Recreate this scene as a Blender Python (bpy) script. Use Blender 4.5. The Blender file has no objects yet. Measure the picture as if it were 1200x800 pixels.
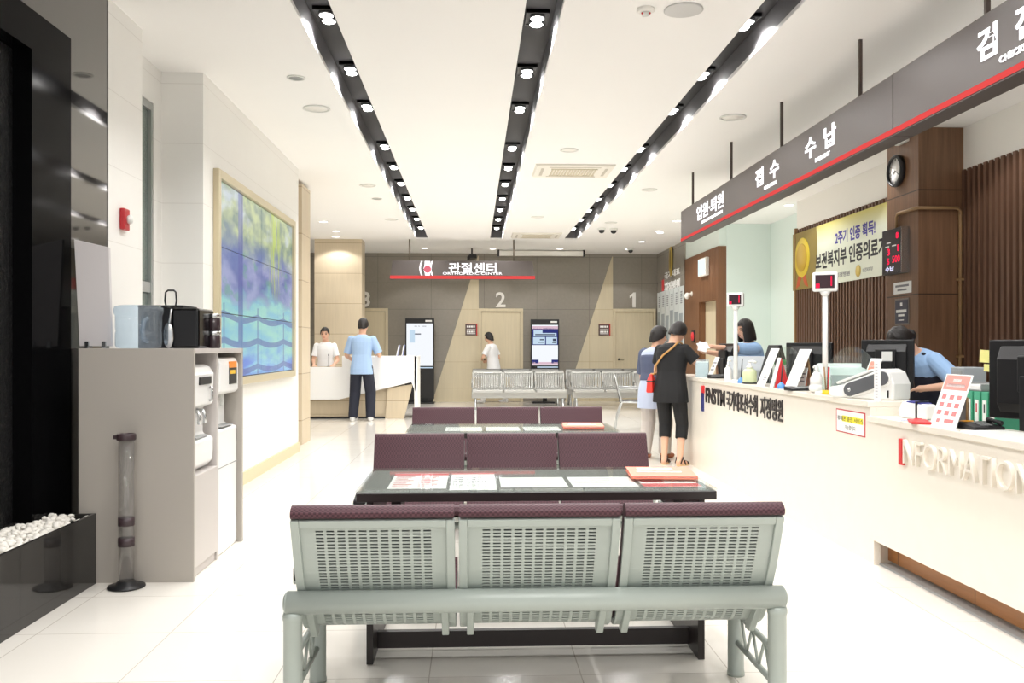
import bpy, bmesh, math, random
from mathutils import Vector, Matrix, Euler

SC = bpy.context.scene
COL = SC.collection
PI = math.pi
R = math.radians
rnd = random.Random(7)

# ---------------------------------------------------------------- camera geometry
FPX, CAMH, YAW, HOR = 1040.0, 1.30, math.atan(45 / 1040.0), 406.0
_c, _s = math.cos(YAW), math.sin(YAW)


def ray(u, v):
    x = (u - 600) / FPX
    return Vector((x * _c + _s, -x * _s + _c, (HOR - v) / FPX))


def at_z(u, v, z):
    d = ray(u, v); t = (z - CAMH) / d.z
    return Vector((d.x * t, d.y * t, z))


def at_x(u, v, x):
    d = ray(u, v); t = x / d.x
    return Vector((x, d.y * t, CAMH + d.z * t))


def at_y(u, v, y):
    d = ray(u, v); t = y / d.y
    return Vector((d.x * t, y, CAMH + d.z * t))


# ---------------------------------------------------------------- mesh builder
class MB:
    def __init__(self):
        self.v = []; self.f = []; self.mi = []; self.sm = []; self.m = 0

    def add(self, verts, faces, smooth=False):
        o = len(self.v)
        self.v += [tuple(p) for p in verts]
        for f in faces:
            self.f.append([i + o for i in f]); self.mi.append(self.m); self.sm.append(smooth)
        return self

    def box(self, x0, x1, y0, y1, z0, z1):
        v = [(x, y, z) for x in (x0, x1) for y in (y0, y1) for z in (z0, z1)]
        return self.add(v, [(0, 1, 3, 2), (4, 6, 7, 5), (0, 4, 5, 1), (2, 3, 7, 6), (0, 2, 6, 4), (1, 5, 7, 3)])

    def obox(self, c, s, rot=(0, 0, 0)):
        M = Matrix.Translation(c) @ Euler(rot).to_matrix().to_4x4()
        v = [M @ Vector((x * s[0] / 2, y * s[1] / 2, z * s[2] / 2)) for x in (-1, 1) for y in (-1, 1) for z in (-1, 1)]
        return self.add(v, [(0, 1, 3, 2), (4, 6, 7, 5), (0, 4, 5, 1), (2, 3, 7, 6), (0, 2, 6, 4), (1, 5, 7, 3)])

    def cyl(self, p0, p1, r0, r1=None, n=16, smooth=True):
        p0 = Vector(p0); p1 = Vector(p1); r1 = r0 if r1 is None else r1
        d = (p1 - p0).normalized()
        a = d.orthogonal().normalized(); b = d.cross(a)
        v = []
        for p, r in ((p0, r0), (p1, r1)):
            for i in range(n):
                t = 2 * PI * i / n
                v.append(p + (a * math.cos(t) + b * math.sin(t)) * r)
        o = len(self.v)
        self.add(v, [(i, (i + 1) % n, n + (i + 1) % n, n + i) for i in range(n)], smooth)
        self.f += [[o + i for i in range(n)][::-1], [o + n + i for i in range(n)]]
        self.mi += [self.m] * 2; self.sm += [False] * 2
        return self

    def tube(self, pts, r, n=8, closed=False):
        pts = [Vector(p) for p in pts]
        N = len(pts); v = []
        prev = None
        for i, p in enumerate(pts):
            if closed:
                d = pts[(i + 1) % N] - pts[i - 1]
            else:
                d = pts[min(i + 1, N - 1)] - pts[max(i - 1, 0)]
            d.normalize()
            if prev is None:
                a = d.orthogonal().normalized()
            else:
                a = (prev - d * prev.dot(d)).normalized()
            prev = a
            b = d.cross(a)
            rr = r[i] if isinstance(r, (list, tuple)) else r
            for k in range(n):
                t = 2 * PI * k / n
                v.append(p + (a * math.cos(t) + b * math.sin(t)) * rr)
        f = []
        for i in range(N if closed else N - 1):
            j = (i + 1) % N
            for k in range(n):
                f.append((i * n + k, i * n + (k + 1) % n, j * n + (k + 1) % n, j * n + k))
        if not closed:
            f.append(tuple(range(n))[::-1]); f.append(tuple((N - 1) * n + k for k in range(n)))
        return self.add(v, f, True)

    def lathe(self, prof, c=(0, 0, 0), n=24, M=None, sy=1.0):
        v = []; f = []
        for r, z in prof:
            for k in range(n):
                t = 2 * PI * k / n
                p = Vector((r * math.cos(t), r * math.sin(t) * sy, z))
                if M is not None: p = M @ p
                v.append(p + Vector(c))
        for i in range(len(prof) - 1):
            for k in range(n):
                f.append((i * n + k, i * n + (k + 1) % n, (i + 1) * n + (k + 1) % n, (i + 1) * n + k))
        f.append(tuple(range(n))[::-1]); f.append(tuple((len(prof) - 1) * n + k for k in range(n)))
        return self.add(v, f, True)

    def prism(self, poly, a, b, axis='x', smooth=False):
        n = len(poly)
        def P(p, t):
            return {'x': (t, p[0], p[1]), 'y': (p[0], t, p[1]), 'z': (p[0], p[1], t)}[axis]
        v = [P(p, a) for p in poly] + [P(p, b) for p in poly]
        o = len(self.v)
        self.add(v, [(i, (i + 1) % n, n + (i + 1) % n, n + i) for i in range(n)], smooth)
        self.f += [[o + i for i in range(n)][::-1], [o + n + i for i in range(n)]]
        self.mi += [self.m] * 2; self.sm += [False] * 2
        return self

    def ell(self, c, r, M=None, n=16, m=10):
        v = []; f = []
        c = Vector(c)
        if not isinstance(r, (list, tuple, Vector)): r = (r, r, r)
        def T(x, y, z):
            p = Vector((x * r[0], y * r[1], z * r[2]))
            return c + (M @ p if M is not None else p)
        v.append(T(0, 0, 1))
        for i in range(1, m):
            ph = PI * i / m
            for k in range(n):
                t = 2 * PI * k / n
                v.append(T(math.sin(ph) * math.cos(t), math.sin(ph) * math.sin(t), math.cos(ph)))
        v.append(T(0, 0, -1))
        for k in range(n):
            f.append((0, 1 + k, 1 + (k + 1) % n))
        for i in range(m - 2):
            for k in range(n):
                a = 1 + i * n; b = a + n
                f.append((a + k, b + k, b + (k + 1) % n, a + (k + 1) % n))
        e = len(v) - 1; a = 1 + (m - 2) * n
        for k in range(n):
            f.append((a + k, e, a + (k + 1) % n))
        return self.add(v, f, True)

    def loft(self, rings, smooth=True):
        n = len(rings[0]); v = []; f = []
        for r in rings: v += [tuple(p) for p in r]
        for i in range(len(rings) - 1):
            for k in range(n):
                f.append((i * n + k, i * n + (k + 1) % n, (i + 1) * n + (k + 1) % n, (i + 1) * n + k))
        o = len(self.v)
        self.add(v, f, smooth)
        self.f += [[o + i for i in range(n)][::-1], [o + (len(rings) - 1) * n + i for i in range(n)]]
        self.mi += [self.m] * 2; self.sm += [False] * 2
        return self

    def seg(self, p0, p1, r0, r1, s0=True, s1=True, n=14):
        """tapered limb piece with round ends"""
        self.cyl(p0, p1, r0, r1, n)
        if s0: self.ell(p0, r0, n=n, m=8)
        if s1: self.ell(p1, r1, n=n, m=8)
        return self

    def mesh(self, name):
        me = bpy.data.meshes.new(name)
        bm = bmesh.new()
        vs = [bm.verts.new(p) for p in self.v]
        for f, mi, sm in zip(self.f, self.mi, self.sm):
            try:
                fc = bm.faces.new([vs[i] for i in f]); fc.material_index = mi; fc.smooth = sm
            except ValueError:
                pass
        bmesh.ops.recalc_face_normals(bm, faces=bm.faces)
        bm.to_mesh(me); bm.free()
        return me

    def build(self, name, mats, parent=None, bevel=0, seg=2, loc=None, angle=35):
        me = self.mesh(name)
        for m in (mats if isinstance(mats, (list, tuple)) else [mats]):
            me.materials.append(m)
        o = bpy.data.objects.new(name, me); COL.objects.link(o)
        if parent is not None: o.parent = parent
        if loc is not None: o.location = loc
        if bevel:
            b = o.modifiers.new('bevel', 'BEVEL'); b.width = bevel; b.segments = seg
            b.limit_method = 'ANGLE'; b.angle_limit = R(angle); b.harden_normals = False
        return o


def remesh(mb, name, mat, parent, vox=0.006, smooth=3, fac=0.5):
    """fuse overlapping closed pieces into one continuous skin"""
    me = mb.mesh(name + '_tmp')
    t = bpy.data.objects.new(name + '_tmp', me); COL.objects.link(t)
    m = t.modifiers.new('r', 'REMESH'); m.mode = 'VOXEL'; m.voxel_size = vox; m.use_smooth_shade = True
    if smooth:
        s = t.modifiers.new('s', 'SMOOTH'); s.factor = fac; s.iterations = smooth
    bpy.context.view_layer.update()
    dg = bpy.context.evaluated_depsgraph_get()
    new = bpy.data.meshes.new_from_object(t.evaluated_get(dg))
    bpy.data.objects.remove(t); bpy.data.meshes.remove(me)
    new.name = name
    new.materials.clear(); new.materials.append(mat)
    for p in new.polygons: p.use_smooth = True; p.material_index = 0
    o = bpy.data.objects.new(name, new); COL.objects.link(o)
    if parent is not None: o.parent = parent
    return o


def tag(o, label, cat, group=None, kind=None):
    o['label'] = label
    if cat: o['category'] = cat
    if group: o['group'] = group
    if kind: o['kind'] = kind
    return o


def thing(name, label, cat, loc=(0, 0, 0), rz=0.0, group=None):
    o = bpy.data.objects.new(name, None); COL.objects.link(o)
    o.empty_display_size = 0.1
    o.location = loc; o.rotation_euler = (0, 0, rz)
    return tag(o, label, cat, group)


def struct(name, mb, mats, label=None, bevel=0):
    o = mb.build(name, mats, None, bevel)
    o['kind'] = 'structure'
    if label: o['label'] = label
    return o


def dup(root, loc, rz=None, label=None, group=None):
    r = root.copy(); COL.objects.link(r); r.location = loc
    if rz is not None: r.rotation_euler = (0, 0, rz)
    if label: r['label'] = label
    if group: r['group'] = group
    for ch in list(root.children):
        c = ch.copy(); COL.objects.link(c); c.parent = r
        for g in list(ch.children):
            d = g.copy(); COL.objects.link(d); d.parent = c
    return r


# ---------------------------------------------------------------- text
FACE_MY = (PI / 2, 0, 0)            # read by someone looking along +Y
FACE_MX = (PI / 2, 0, -PI / 2)      # on a face turned to -X
FACE_PX = (PI / 2, 0, PI / 2)       # on a face turned to +X


def text(name, body, mat, parent, loc, rot, w=None, h=0.1, depth=0.004, bold=0.0, align='C'):
    c = bpy.data.curves.new(name, 'FONT'); c.body = body
    c.size = 1.0; c.extrude = 0.5; c.offset = bold; c.resolution_u = 3
    t = bpy.data.objects.new(name + '_tmp', c); COL.objects.link(t)
    bpy.context.view_layer.update()
    me = bpy.data.meshes.new_from_object(t.evaluated_get(bpy.context.evaluated_depsgraph_get()))
    bpy.data.objects.remove(t); bpy.data.curves.remove(c)
    xs = [v.co.x for v in me.vertices]; ys = [v.co.y for v in me.vertices]
    x0, x1, y0, y1 = min(xs), max(xs), min(ys), max(ys)
    sy = h / (y1 - y0); sx = sy if w is None else w / (x1 - x0)
    cx = (x0 + x1) / 2 if align == 'C' else x0
    for v in me.vertices:
        v.co = ((v.co.x - cx) * sx, (v.co.y - (y0 + y1) / 2) * sy, (v.co.z + 0.5) * depth)
    me.name = name; me.materials.clear(); me.materials.append(mat)
    o = bpy.data.objects.new(name, me); COL.objects.link(o)
    if parent is not None: o.parent = parent
    o.location = loc; o.rotation_euler = rot
    return o


# ---------------------------------------------------------------- materials
def srgb(r, g, b):
    def f(c):
        c /= 255.0
        return c / 12.92 if c <= 0.04045 else ((c + 0.055) / 1.055) ** 2.4
    return (f(r), f(g), f(b), 1.0)


def nodes(name):
    m = bpy.data.materials.new(name); m.use_nodes = True
    nt = m.node_tree
    return m, nt, nt.nodes['Principled BSDF']


def mat(name, col, rough=0.5, metal=0.0, spec=0.5, noise=0.0, nscale=8.0, bump=0.0, bscale=60.0, emit=0.0, coat=0.0):
    m, nt, b = nodes(name)
    b.inputs['Base Color'].default_value = col
    b.inputs['Roughness'].default_value = rough
    b.inputs['Metallic'].default_value = metal
    b.inputs['Specular IOR Level'].default_value = spec
    b.inputs['Coat Weight'].default_value = coat
    if emit:
        b.inputs['Emission Color'].default_value = col
        b.inputs['Emission Strength'].default_value = emit
    tc = nt.nodes.new('ShaderNodeTexCoord')
    if noise:
        n = nt.nodes.new('ShaderNodeTexNoise'); n.inputs['Scale'].default_value = nscale; n.inputs['Detail'].default_value = 5
        nt.links.new(tc.outputs['Object'], n.inputs['Vector'])
        mx = nt.nodes.new('ShaderNodeMix'); mx.data_type = 'RGBA'
        mx.inputs['A'].default_value = tuple(c * (1 - noise) for c in col[:3]) + (1,)
        mx.inputs['B'].default_value = tuple(min(1, c * (1 + noise)) for c in col[:3]) + (1,)
        nt.links.new(n.outputs['Fac'], mx.inputs['Factor'])
        nt.links.new(mx.outputs['Result'], b.inputs['Base Color'])
    if bump:
        n2 = nt.nodes.new('ShaderNodeTexNoise'); n2.inputs['Scale'].default_value = bscale; n2.inputs['Detail'].default_value = 3
        nt.links.new(tc.outputs['Object'], n2.inputs['Vector'])
        bp = nt.nodes.new('ShaderNodeBump'); bp.inputs['Strength'].default_value = bump; bp.inputs['Distance'].default_value = 0.01
        nt.links.new(n2.outputs['Fac'], bp.inputs['Height']); nt.links.new(bp.outputs['Normal'], b.inputs['Normal'])
    return m


def M_(nt, op, a, b=None, c=None):
    n = nt.nodes.new('ShaderNodeMath'); n.operation = op
    for i, x in enumerate((a, b, c)):
        if x is None: continue
        if isinstance(x, (int, float)): n.inputs[i].default_value = x
        else: nt.links.new(x, n.inputs[i])
    return n.outputs[0]


def mixc(nt, fac, a, b):
    n = nt.nodes.new('ShaderNodeMix'); n.data_type = 'RGBA'
    for k, x in (('Factor', fac), ('A', a), ('B', b)):
        if isinstance(x, (int, float, tuple)): n.inputs[k].default_value = x
        else: nt.links.new(x, n.inputs[k])
    return n.outputs['Result']


def world_xyz(nt):
    g = nt.nodes.new('ShaderNodeNewGeometry'); s = nt.nodes.new('ShaderNodeSeparateXYZ')
    nt.links.new(g.outputs['Position'], s.inputs[0])
    return g, s


def line_mask(nt, coord, period, off, w):
    """1 on thin joints every `period` metres"""
    t = M_(nt, 'DIVIDE', M_(nt, 'SUBTRACT', coord, off), period)
    fr = M_(nt, 'FRACT', t)
    d = M_(nt, 'MINIMUM', fr, M_(nt, 'SUBTRACT', 1.0, fr))
    return M_(nt, 'LESS_THAN', M_(nt, 'MULTIPLY', d, period), w / 2)


def panels(name, col, joint, axes, w=0.006, rough=0.4, noise=0.05, nscale=3.0, stretch=(1, 1, 1), spec=0.5, grain=None):
    """slabs or boards with joints; axes = [(axis, period, offset), ...]"""
    m, nt, b = nodes(name)
    b.inputs['Roughness'].default_value = rough
    b.inputs['Specular IOR Level'].default_value = spec
    g, s = world_xyz(nt)
    mp = nt.nodes.new('ShaderNodeMapping'); mp.inputs['Scale'].default_value = stretch
    nt.links.new(g.outputs['Position'], mp.inputs['Vector'])
    n = nt.nodes.new('ShaderNodeTexNoise'); n.inputs['Scale'].default_value = nscale; n.inputs['Detail'].default_value = 6
    n.inputs['Roughness'].default_value = 0.6
    nt.links.new(mp.outputs['Vector'], n.inputs['Vector'])
    a = tuple(c * (1 - noise) for c in col[:3]) + (1,); c2 = tuple(min(1, c * (1 + noise)) for c in col[:3]) + (1,)
    ramp = nt.nodes.new('ShaderNodeMapRange'); ramp.inputs['From Min'].default_value = 0.3; ramp.inputs['From Max'].default_value = 0.7
    nt.links.new(n.outputs['Fac'], ramp.inputs['Value'])
    base = mixc(nt, ramp.outputs['Result'], a, c2)
    mask = None
    for ax, per, off in axes:
        l = line_mask(nt, s.outputs[ax], per, off, w)
        mask = l if mask is None else M_(nt, 'MAXIMUM', mask, l)
    if mask is not None:
        base = mixc(nt, mask, base, joint)
    nt.links.new(base, b.inputs['Base Color'])
    return m


def clear(name, tint=(0.9, 0.97, 0.95, 1), refl=0.12, alpha=0.9, rough=0.02):
    """thin glass or acrylic: lets light straight through and mirrors a little"""
    m = bpy.data.materials.new(name); m.use_nodes = True
    nt = m.node_tree; nt.nodes.clear()
    out = nt.nodes.new('ShaderNodeOutputMaterial')
    tr = nt.nodes.new('ShaderNodeBsdfTransparent'); tr.inputs['Color'].default_value = tint
    df = nt.nodes.new('ShaderNodeBsdfDiffuse'); df.inputs['Color'].default_value = tint
    gl = nt.nodes.new('ShaderNodeBsdfGlossy'); gl.inputs['Roughness'].default_value = rough
    lw = nt.nodes.new('ShaderNodeLayerWeight'); lw.inputs['Blend'].default_value = 0.5
    fr = M_(nt, 'ADD', refl, M_(nt, 'MULTIPLY', M_(nt, 'POWER', lw.outputs['Facing'], 5.0), 0.45))
    m1 = nt.nodes.new('ShaderNodeMixShader'); m1.inputs[0].default_value = alpha
    nt.links.new(df.outputs[0], m1.inputs[1]); nt.links.new(tr.outputs[0], m1.inputs[2])
    m2 = nt.nodes.new('ShaderNodeMixShader')
    nt.links.new(fr, m2.inputs[0])
    nt.links.new(m1.outputs[0], m2.inputs[1]); nt.links.new(gl.outputs[0], m2.inputs[2])
    nt.links.new(m2.outputs[0], out.inputs[0])
    return m


def glow(name, col, strength=1.0):
    m = bpy.data.materials.new(name); m.use_nodes = True
    nt = m.node_tree; nt.nodes.clear()
    out = nt.nodes.new('ShaderNodeOutputMaterial'); e = nt.nodes.new('ShaderNodeEmission')
    e.inputs[0].default_value = col; e.inputs[1].default_value = strength
    nt.links.new(e.outputs[0], out.inputs[0])
    return m


W = {}
W['white'] = mat('white_paint', srgb(240, 238, 232), 0.55)
W['ceiling'] = mat('ceiling_paint', srgb(247, 246, 244), 0.8, noise=0.01, nscale=2)
W['white_gloss'] = mat('white_gloss', srgb(240, 240, 238), 0.25, coat=0.3)
W['offwhite'] = mat('offwhite_plastic', srgb(225, 226, 222), 0.4)
W['grey'] = mat('grey_plastic', srgb(150, 152, 152), 0.4)
W['black'] = mat('black_plastic', srgb(24, 24, 26), 0.4)
W['black_soft'] = mat('black_soft', srgb(20, 20, 22), 0.7)
W['red'] = mat('red_plastic', srgb(205, 40, 45), 0.4)
W['paper'] = mat('paper', srgb(242, 242, 240), 0.7)
W['coral'] = mat('coral_card', srgb(240, 140, 115), 0.6)
W['chrome'] = mat('chrome', srgb(205, 207, 208), 0.2, metal=1.0)
W['steel'] = mat('brushed_steel', srgb(190, 192, 192), 0.35, metal=0.85)
W['blue'] = mat('blue_plastic', srgb(90, 150, 220), 0.4)
W['yellow'] = mat('yellow_plastic', srgb(240, 190, 40), 0.4)
W['green'] = mat('green_card', srgb(70, 165, 130), 0.55)
W['skin'] = mat('skin', srgb(218, 172, 145), 0.55, noise=0.04, nscale=20)
W['hair'] = mat('black_hair', srgb(28, 22, 20), 0.5, noise=0.3, nscale=40, bump=0.4, bscale=90)
W['eye'] = mat('dark_eye', srgb(30, 22, 18), 0.2)
W['lip'] = mat('lips', srgb(190, 105, 95), 0.5)
W['lamp'] = glow('lamp_white', (1.0, 0.98, 0.96, 1), 16.0)
W['sign_glow'] = glow('sign_letters_lit', (1.0, 0.98, 1.0, 1), 1.6)
W['sign_grey'] = mat('sign_grey', srgb(80, 73, 70), 0.5)
W['red_line'] = glow('red_light_line', srgb(238, 84, 82), 1.0)
W['glass'] = clear('clear_glass', (0.95, 0.985, 0.97, 1), 0.015, 0.985)
W['ink'] = mat('ink', srgb(40, 40, 44), 0.6)
W['ink_grey'] = mat('ink_grey', srgb(130, 130, 135), 0.6)
W['ink_red'] = mat('ink_red', srgb(200, 50, 60), 0.6)
W['navy'] = mat('navy_plate', srgb(58, 60, 78), 0.4)
W['gold'] = mat('gold', srgb(196, 168, 70), 0.4, metal=0.4)
W['beige_wood'] = panels('beige_wood', srgb(205, 190, 164), srgb(150, 128, 95), [(2, 0.62, 0.32)], 0.008, 0.4, 0.05, 5.0, (6, 6, 0.35))
W['beige_wall'] = panels('beige_wood_panels', srgb(208, 196, 168), srgb(178, 158, 118), [(2, 0.62, 0.32), (0, 1.25, 0.25)], 0.008, 0.4, 0.04, 5.0, (6, 6, 0.35))
W['door_wood'] = panels('door_wood', srgb(210, 197, 168), srgb(150, 128, 95), [], 0.008, 0.4, 0.05, 5.0, (6, 6, 0.35))
W['walnut'] = panels('walnut_panels', srgb(116, 85, 62), srgb(48, 34, 26), [(2, 0.95, 0.83)], 0.01, 0.4, 0.22, 6.0, (7, 7, 0.3))
W['walnut_slat'] = panels('walnut_slats', srgb(108, 79, 62), srgb(48, 34, 26), [], 0.01, 0.45, 0.2, 6.0, (7, 7, 0.3))
W['slat_gap'] = mat('slat_gap', srgb(38, 28, 25), 0.8)
W['brown_edge'] = mat('brown_edge', srgb(150, 118, 80), 0.5)
W['marble'] = mat('cream_marble', srgb(236, 229, 217), 0.22, noise=0.03, nscale=9)
W['toe_wood'] = panels('toe_kick_wood', srgb(176, 118, 66), srgb(110, 72, 40), [(1, 0.8, 0.3)], 0.008, 0.4, 0.1, 5.0, (6, 0.5, 6))
W['stone'] = panels('grey_stone', srgb(146, 140, 130), srgb(116, 110, 102), [(2, 0.62, 0.32), (0, 1.25, 0.25), (1, 1.25, 0.25)], 0.009, 0.16, 0.05, 14.0)
W['granite'] = mat('black_granite', srgb(10, 10, 11), 0.1, spec=0.03, noise=0.4, nscale=60)
W['granite_panel'] = panels('polished_dark_granite', srgb(40, 39, 38), srgb(18, 18, 18), [(1, 1.2, 4.15)], 0.006, 0.06, 0.08, 40.0, spec=0.35)
W['mirror'] = mat('dark_mirror_panel', srgb(112, 110, 108), 0.04, metal=0.95)
W['white_tile'] = panels('white_wall_panels', srgb(238, 237, 233), srgb(222, 220, 215), [(2, 0.48, 0.05)], 0.005, 0.35, 0.01)
W['mint'] = mat('mint_white_wall', srgb(226, 238, 233), 0.3)
W['taupe'] = mat('taupe_laminate', srgb(168, 162, 154), 0.35)
W['taupe_light'] = mat('light_taupe_laminate', srgb(196, 190, 186), 0.35)
W['base_beige'] = mat('baseboard_beige', srgb(216, 200, 165), 0.4)
W['frame_gold'] = mat('champagne_frame', srgb(202, 190, 160), 0.35, metal=0.2)
W['bench_metal'] = mat('bench_grey_metal', srgb(166, 174, 168), 0.36, metal=0.1)


def floor_mat():
    m, nt, b = nodes('polished_white_tile')
    b.inputs['Roughness'].default_value = 0.12
    b.inputs['Specular IOR Level'].default_value = 0.55
    g, s = world_xyz(nt)
    a = line_mask(nt, s.outputs[0], 0.6, -0.175, 0.0045)
    c = line_mask(nt, s.outputs[1], 0.6, 4.1, 0.0045)
    mask = M_(nt, 'MAXIMUM', a, c)
    n = nt.nodes.new('ShaderNodeTexNoise'); n.inputs['Scale'].default_value = 1.5; n.inputs['Detail'].default_value = 5
    nt.links.new(g.outputs['Position'], n.inputs['Vector'])
    base = mixc(nt, n.outputs['Fac'], srgb(234, 229, 219), srgb(242, 238, 231))
    nt.links.new(mixc(nt, mask, base, srgb(196, 188, 176)), b.inputs['Base Color'])
    return m


W['floor'] = floor_mat()


def weave_mat():
    m, nt, b = nodes('burgundy_woven_vinyl')
    b.inputs['Roughness'].default_value = 0.55
    b.inputs['Specular IOR Level'].default_value = 0.3
    tc = nt.nodes.new('ShaderNodeTexCoord')
    mp = nt.nodes.new('ShaderNodeMapping'); mp.inputs['Scale'].default_value = (1, 1, 1)
    nt.links.new(tc.outputs['Object'], mp.inputs['Vector'])
    ck = nt.nodes.new('ShaderNodeTexChecker'); ck.inputs['Scale'].default_value = 120
    ck.inputs['Color1'].default_value = srgb(62, 38, 44); ck.inputs['Color2'].default_value = srgb(86, 55, 62)
    nt.links.new(mp.outputs['Vector'], ck.inputs['Vector'])
    nt.links.new(ck.outputs['Color'], b.inputs['Base Color'])
    bp = nt.nodes.new('ShaderNodeBump'); bp.inputs['Strength'].default_value = 0.35; bp.inputs['Distance'].default_value = 0.003
    nt.links.new(ck.outputs['Fac'], bp.inputs['Height']); nt.links.new(bp.outputs['Normal'], b.inputs['Normal'])
    return m


W['burgundy'] = weave_mat()
# ================================================================ THE ROOM
CEIL, BACK = 3.5, 21.0
CH = [(-1.165, -0.925), (0.336, 0.578), (1.850, 2.110)]       # the three lighting channels
CHY0, CHY1, CHT = -1.0, 18.2, 3.70

m = MB(); m.box(-5.2, 7.0, -3.0, BACK, -0.1, 0.0)
struct('floor', m, W['floor'], 'polished cream floor tiles with thin joints')

m = MB()
xs = [-5.2, CH[0][0], CH[0][1], CH[1][0], CH[1][1], CH[2][0], CH[2][1], 7.0]
for i in (0, 2, 4, 6):
    m.box(xs[i], xs[i + 1], CHY0, CHY1, CEIL, CEIL + 0.03)
m.box(-5.2, 7.0, CHY1, BACK + 0.2, CEIL, CEIL + 0.03)
m.box(-5.2, 7.0, -3.0, CHY0, CEIL, CEIL + 0.03)
struct('ceiling', m, W['ceiling'], 'white ceiling')
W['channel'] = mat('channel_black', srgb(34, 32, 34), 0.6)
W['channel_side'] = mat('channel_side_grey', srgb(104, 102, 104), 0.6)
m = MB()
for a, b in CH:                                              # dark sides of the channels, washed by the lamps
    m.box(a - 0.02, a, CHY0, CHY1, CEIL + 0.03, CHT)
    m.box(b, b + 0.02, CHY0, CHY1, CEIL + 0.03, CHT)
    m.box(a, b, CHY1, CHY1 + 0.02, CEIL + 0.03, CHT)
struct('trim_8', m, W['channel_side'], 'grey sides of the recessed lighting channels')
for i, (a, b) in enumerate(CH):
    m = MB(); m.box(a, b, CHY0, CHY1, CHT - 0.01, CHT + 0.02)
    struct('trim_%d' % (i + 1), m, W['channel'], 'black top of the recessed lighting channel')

# ---- back wall: dark stone slabs with beige wood wedges beside the doors
m = MB(); m.box(-5.2, 7.0, BACK, BACK + 0.2, 0, CEIL)
struct('wall_back', m, W['stone'], 'grey stone back wall')
DOORS = {'one': (3.31, 4.33), 'two': (0.12, 1.17), 'three': (-3.06, -2.01)}
wedge = {'one': [(3.29, 3.44), (3.31, 3.44), (3.31, 0), (2.17, 0)],
         'two': [(0.10, 3.44), (0.12, 3.44), (0.12, 0), (-0.97, 0)]}
for i, (k, p) in enumerate(wedge.items()):
    m = MB(); m.prism(p, BACK - 0.02, BACK, 'y')
    struct('trim_%d' % (4 + i), m, W['beige_wall'], 'beige wood wedge panel beside the door')
for i, (k, (a, b)) in enumerate(DOORS.items()):
    m = MB()
    m.box(a, a + 0.06, BACK - 0.05, BACK, 0, 2.2); m.box(b - 0.06, b, BACK - 0.05, BACK, 0, 2.2); m.box(a + 0.06, b - 0.06, BACK - 0.05, BACK, 2.13, 2.2)
    d = struct('door_%d' % (i + 1), m, W['door_wood'], 'pale wood door')
    m = MB(); m.box(a + 0.065, b - 0.065, BACK - 0.022, BACK, 0.005, 2.125)
    m.build('door_leaf', W['door_wood'], d, 0.003)
    hx = a + 0.14
    m = MB(); m.cyl((hx, BACK - 0.022, 1.0), (hx, BACK - 0.07, 1.0), 0.012); m.cyl((hx, BACK - 0.065, 1.0), (hx + 0.12, BACK - 0.065, 1.0), 0.01)
    m.lathe([(0.026, 0), (0.026, 0.008)], (hx, BACK - 0.022, 1.0), 16, Matrix.Rotation(PI / 2, 3, 'X'))
    m.build('door_handle', W['black'], d)
W['num_white'] = mat('number_white', srgb(235, 232, 226), 0.5)
for body, x, k in (('2', 0.64, 'two'), ('3', -2.53, 'three')):
    o = text('door_number', body, W['num_white'], None, (x, BACK, 2.41), FACE_MY, None, 0.36, 0.015, 0.02)
    tag(o, 'white numeral %s on the grey stone above door %s' % (body, k), 'sign', 'door numerals on the back wall')
m = MB(); m.prism([(-.02, -.18), (.055, -.18), (.055, .18), (.005, .18), (-.085, .10), (-.085, .045), (-.02, .095)], -.015, 0, 'y')
o = m.build('door_number', W['num_white'], None, loc=(3.80, BACK, 2.41))
tag(o, 'white numeral 1 on the grey stone above door one', 'sign', 'door numerals on the back wall')
m = MB(); m.box(-5.2, -0.97, BACK - 0.015, BACK, 0, 0.1)
struct('baseboard_back', m, W['base_beige'])

# ---- left side, from the camera: water wall, mirror, white pier, window niche, display wall
XL = -2.30
m = MB()
m.box(XL - 0.15, XL, 1.5, 4.73, 2.85, 3.06); m.box(XL - 0.15, XL, 4.73, 5.18, 0, 3.06)
struct('wall_left_granite', m, W['granite'], 'black granite surround of the water wall')
W['water_wall'] = mat('black_textured_stone', srgb(20, 20, 21), 0.42, bump=1.0, bscale=45, noise=0.4, nscale=30)
m = MB(); m.box(XL - 0.25, XL - 0.10, 1.5, 4.73, 0, 2.85)
struct('wall_left_water', m, W['water_wall'], 'rough black stone water wall')
m = MB(); m.box(XL - 0.15, XL - 0.005, 1.5, 5.18, 3.06, CEIL); m.box(XL - 0.15, XL - 0.005, 5.18, 5.70, 0, CEIL)
struct('wall_left_mirror', m, W['mirror'], 'dark mirrored panel reflecting the ceiling')
m = MB(); m.box(-2.9, XL, 5.70, 6.27, 0, CEIL); m.box(-2.9, -2.5, 6.27, 6.50, 0, CEIL); m.box(-2.9, -2.5, 7.06, 7.23, 0, CEIL); m.box(-2.9, -2.5, 6.5, 7.06, 3.2, CEIL)
struct('wall_left_pier', m, W['white_tile'], 'white panelled pier and niche')
W['pane'] = clear('green_glass', (0.50, 0.60, 0.55, 1), 0.12, 0.75)
m = MB()
for y in (6.5, 7.03): m.box(-2.56, -2.51, y, y + 0.03, 0, 3.2)
m.box(-2.56, -2.51, 6.53, 7.03, 3.14, 3.2); m.box(-2.56, -2.51, 6.53, 7.03, 0, 0.06); m.box(-2.55, -2.515, 6.76, 6.80, 0.06, 3.14); m.box(-2.55, -2.515, 6.53, 7.03, 1.72, 1.80)
wn = struct('window_1', m, W['steel'], 'tall glazed opening in the niche')
m = MB(); m.box(-2.545, -2.535, 6.53, 7.03, 0.06, 3.14)
m.build('window_pane', W['pane'], wn)
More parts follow.
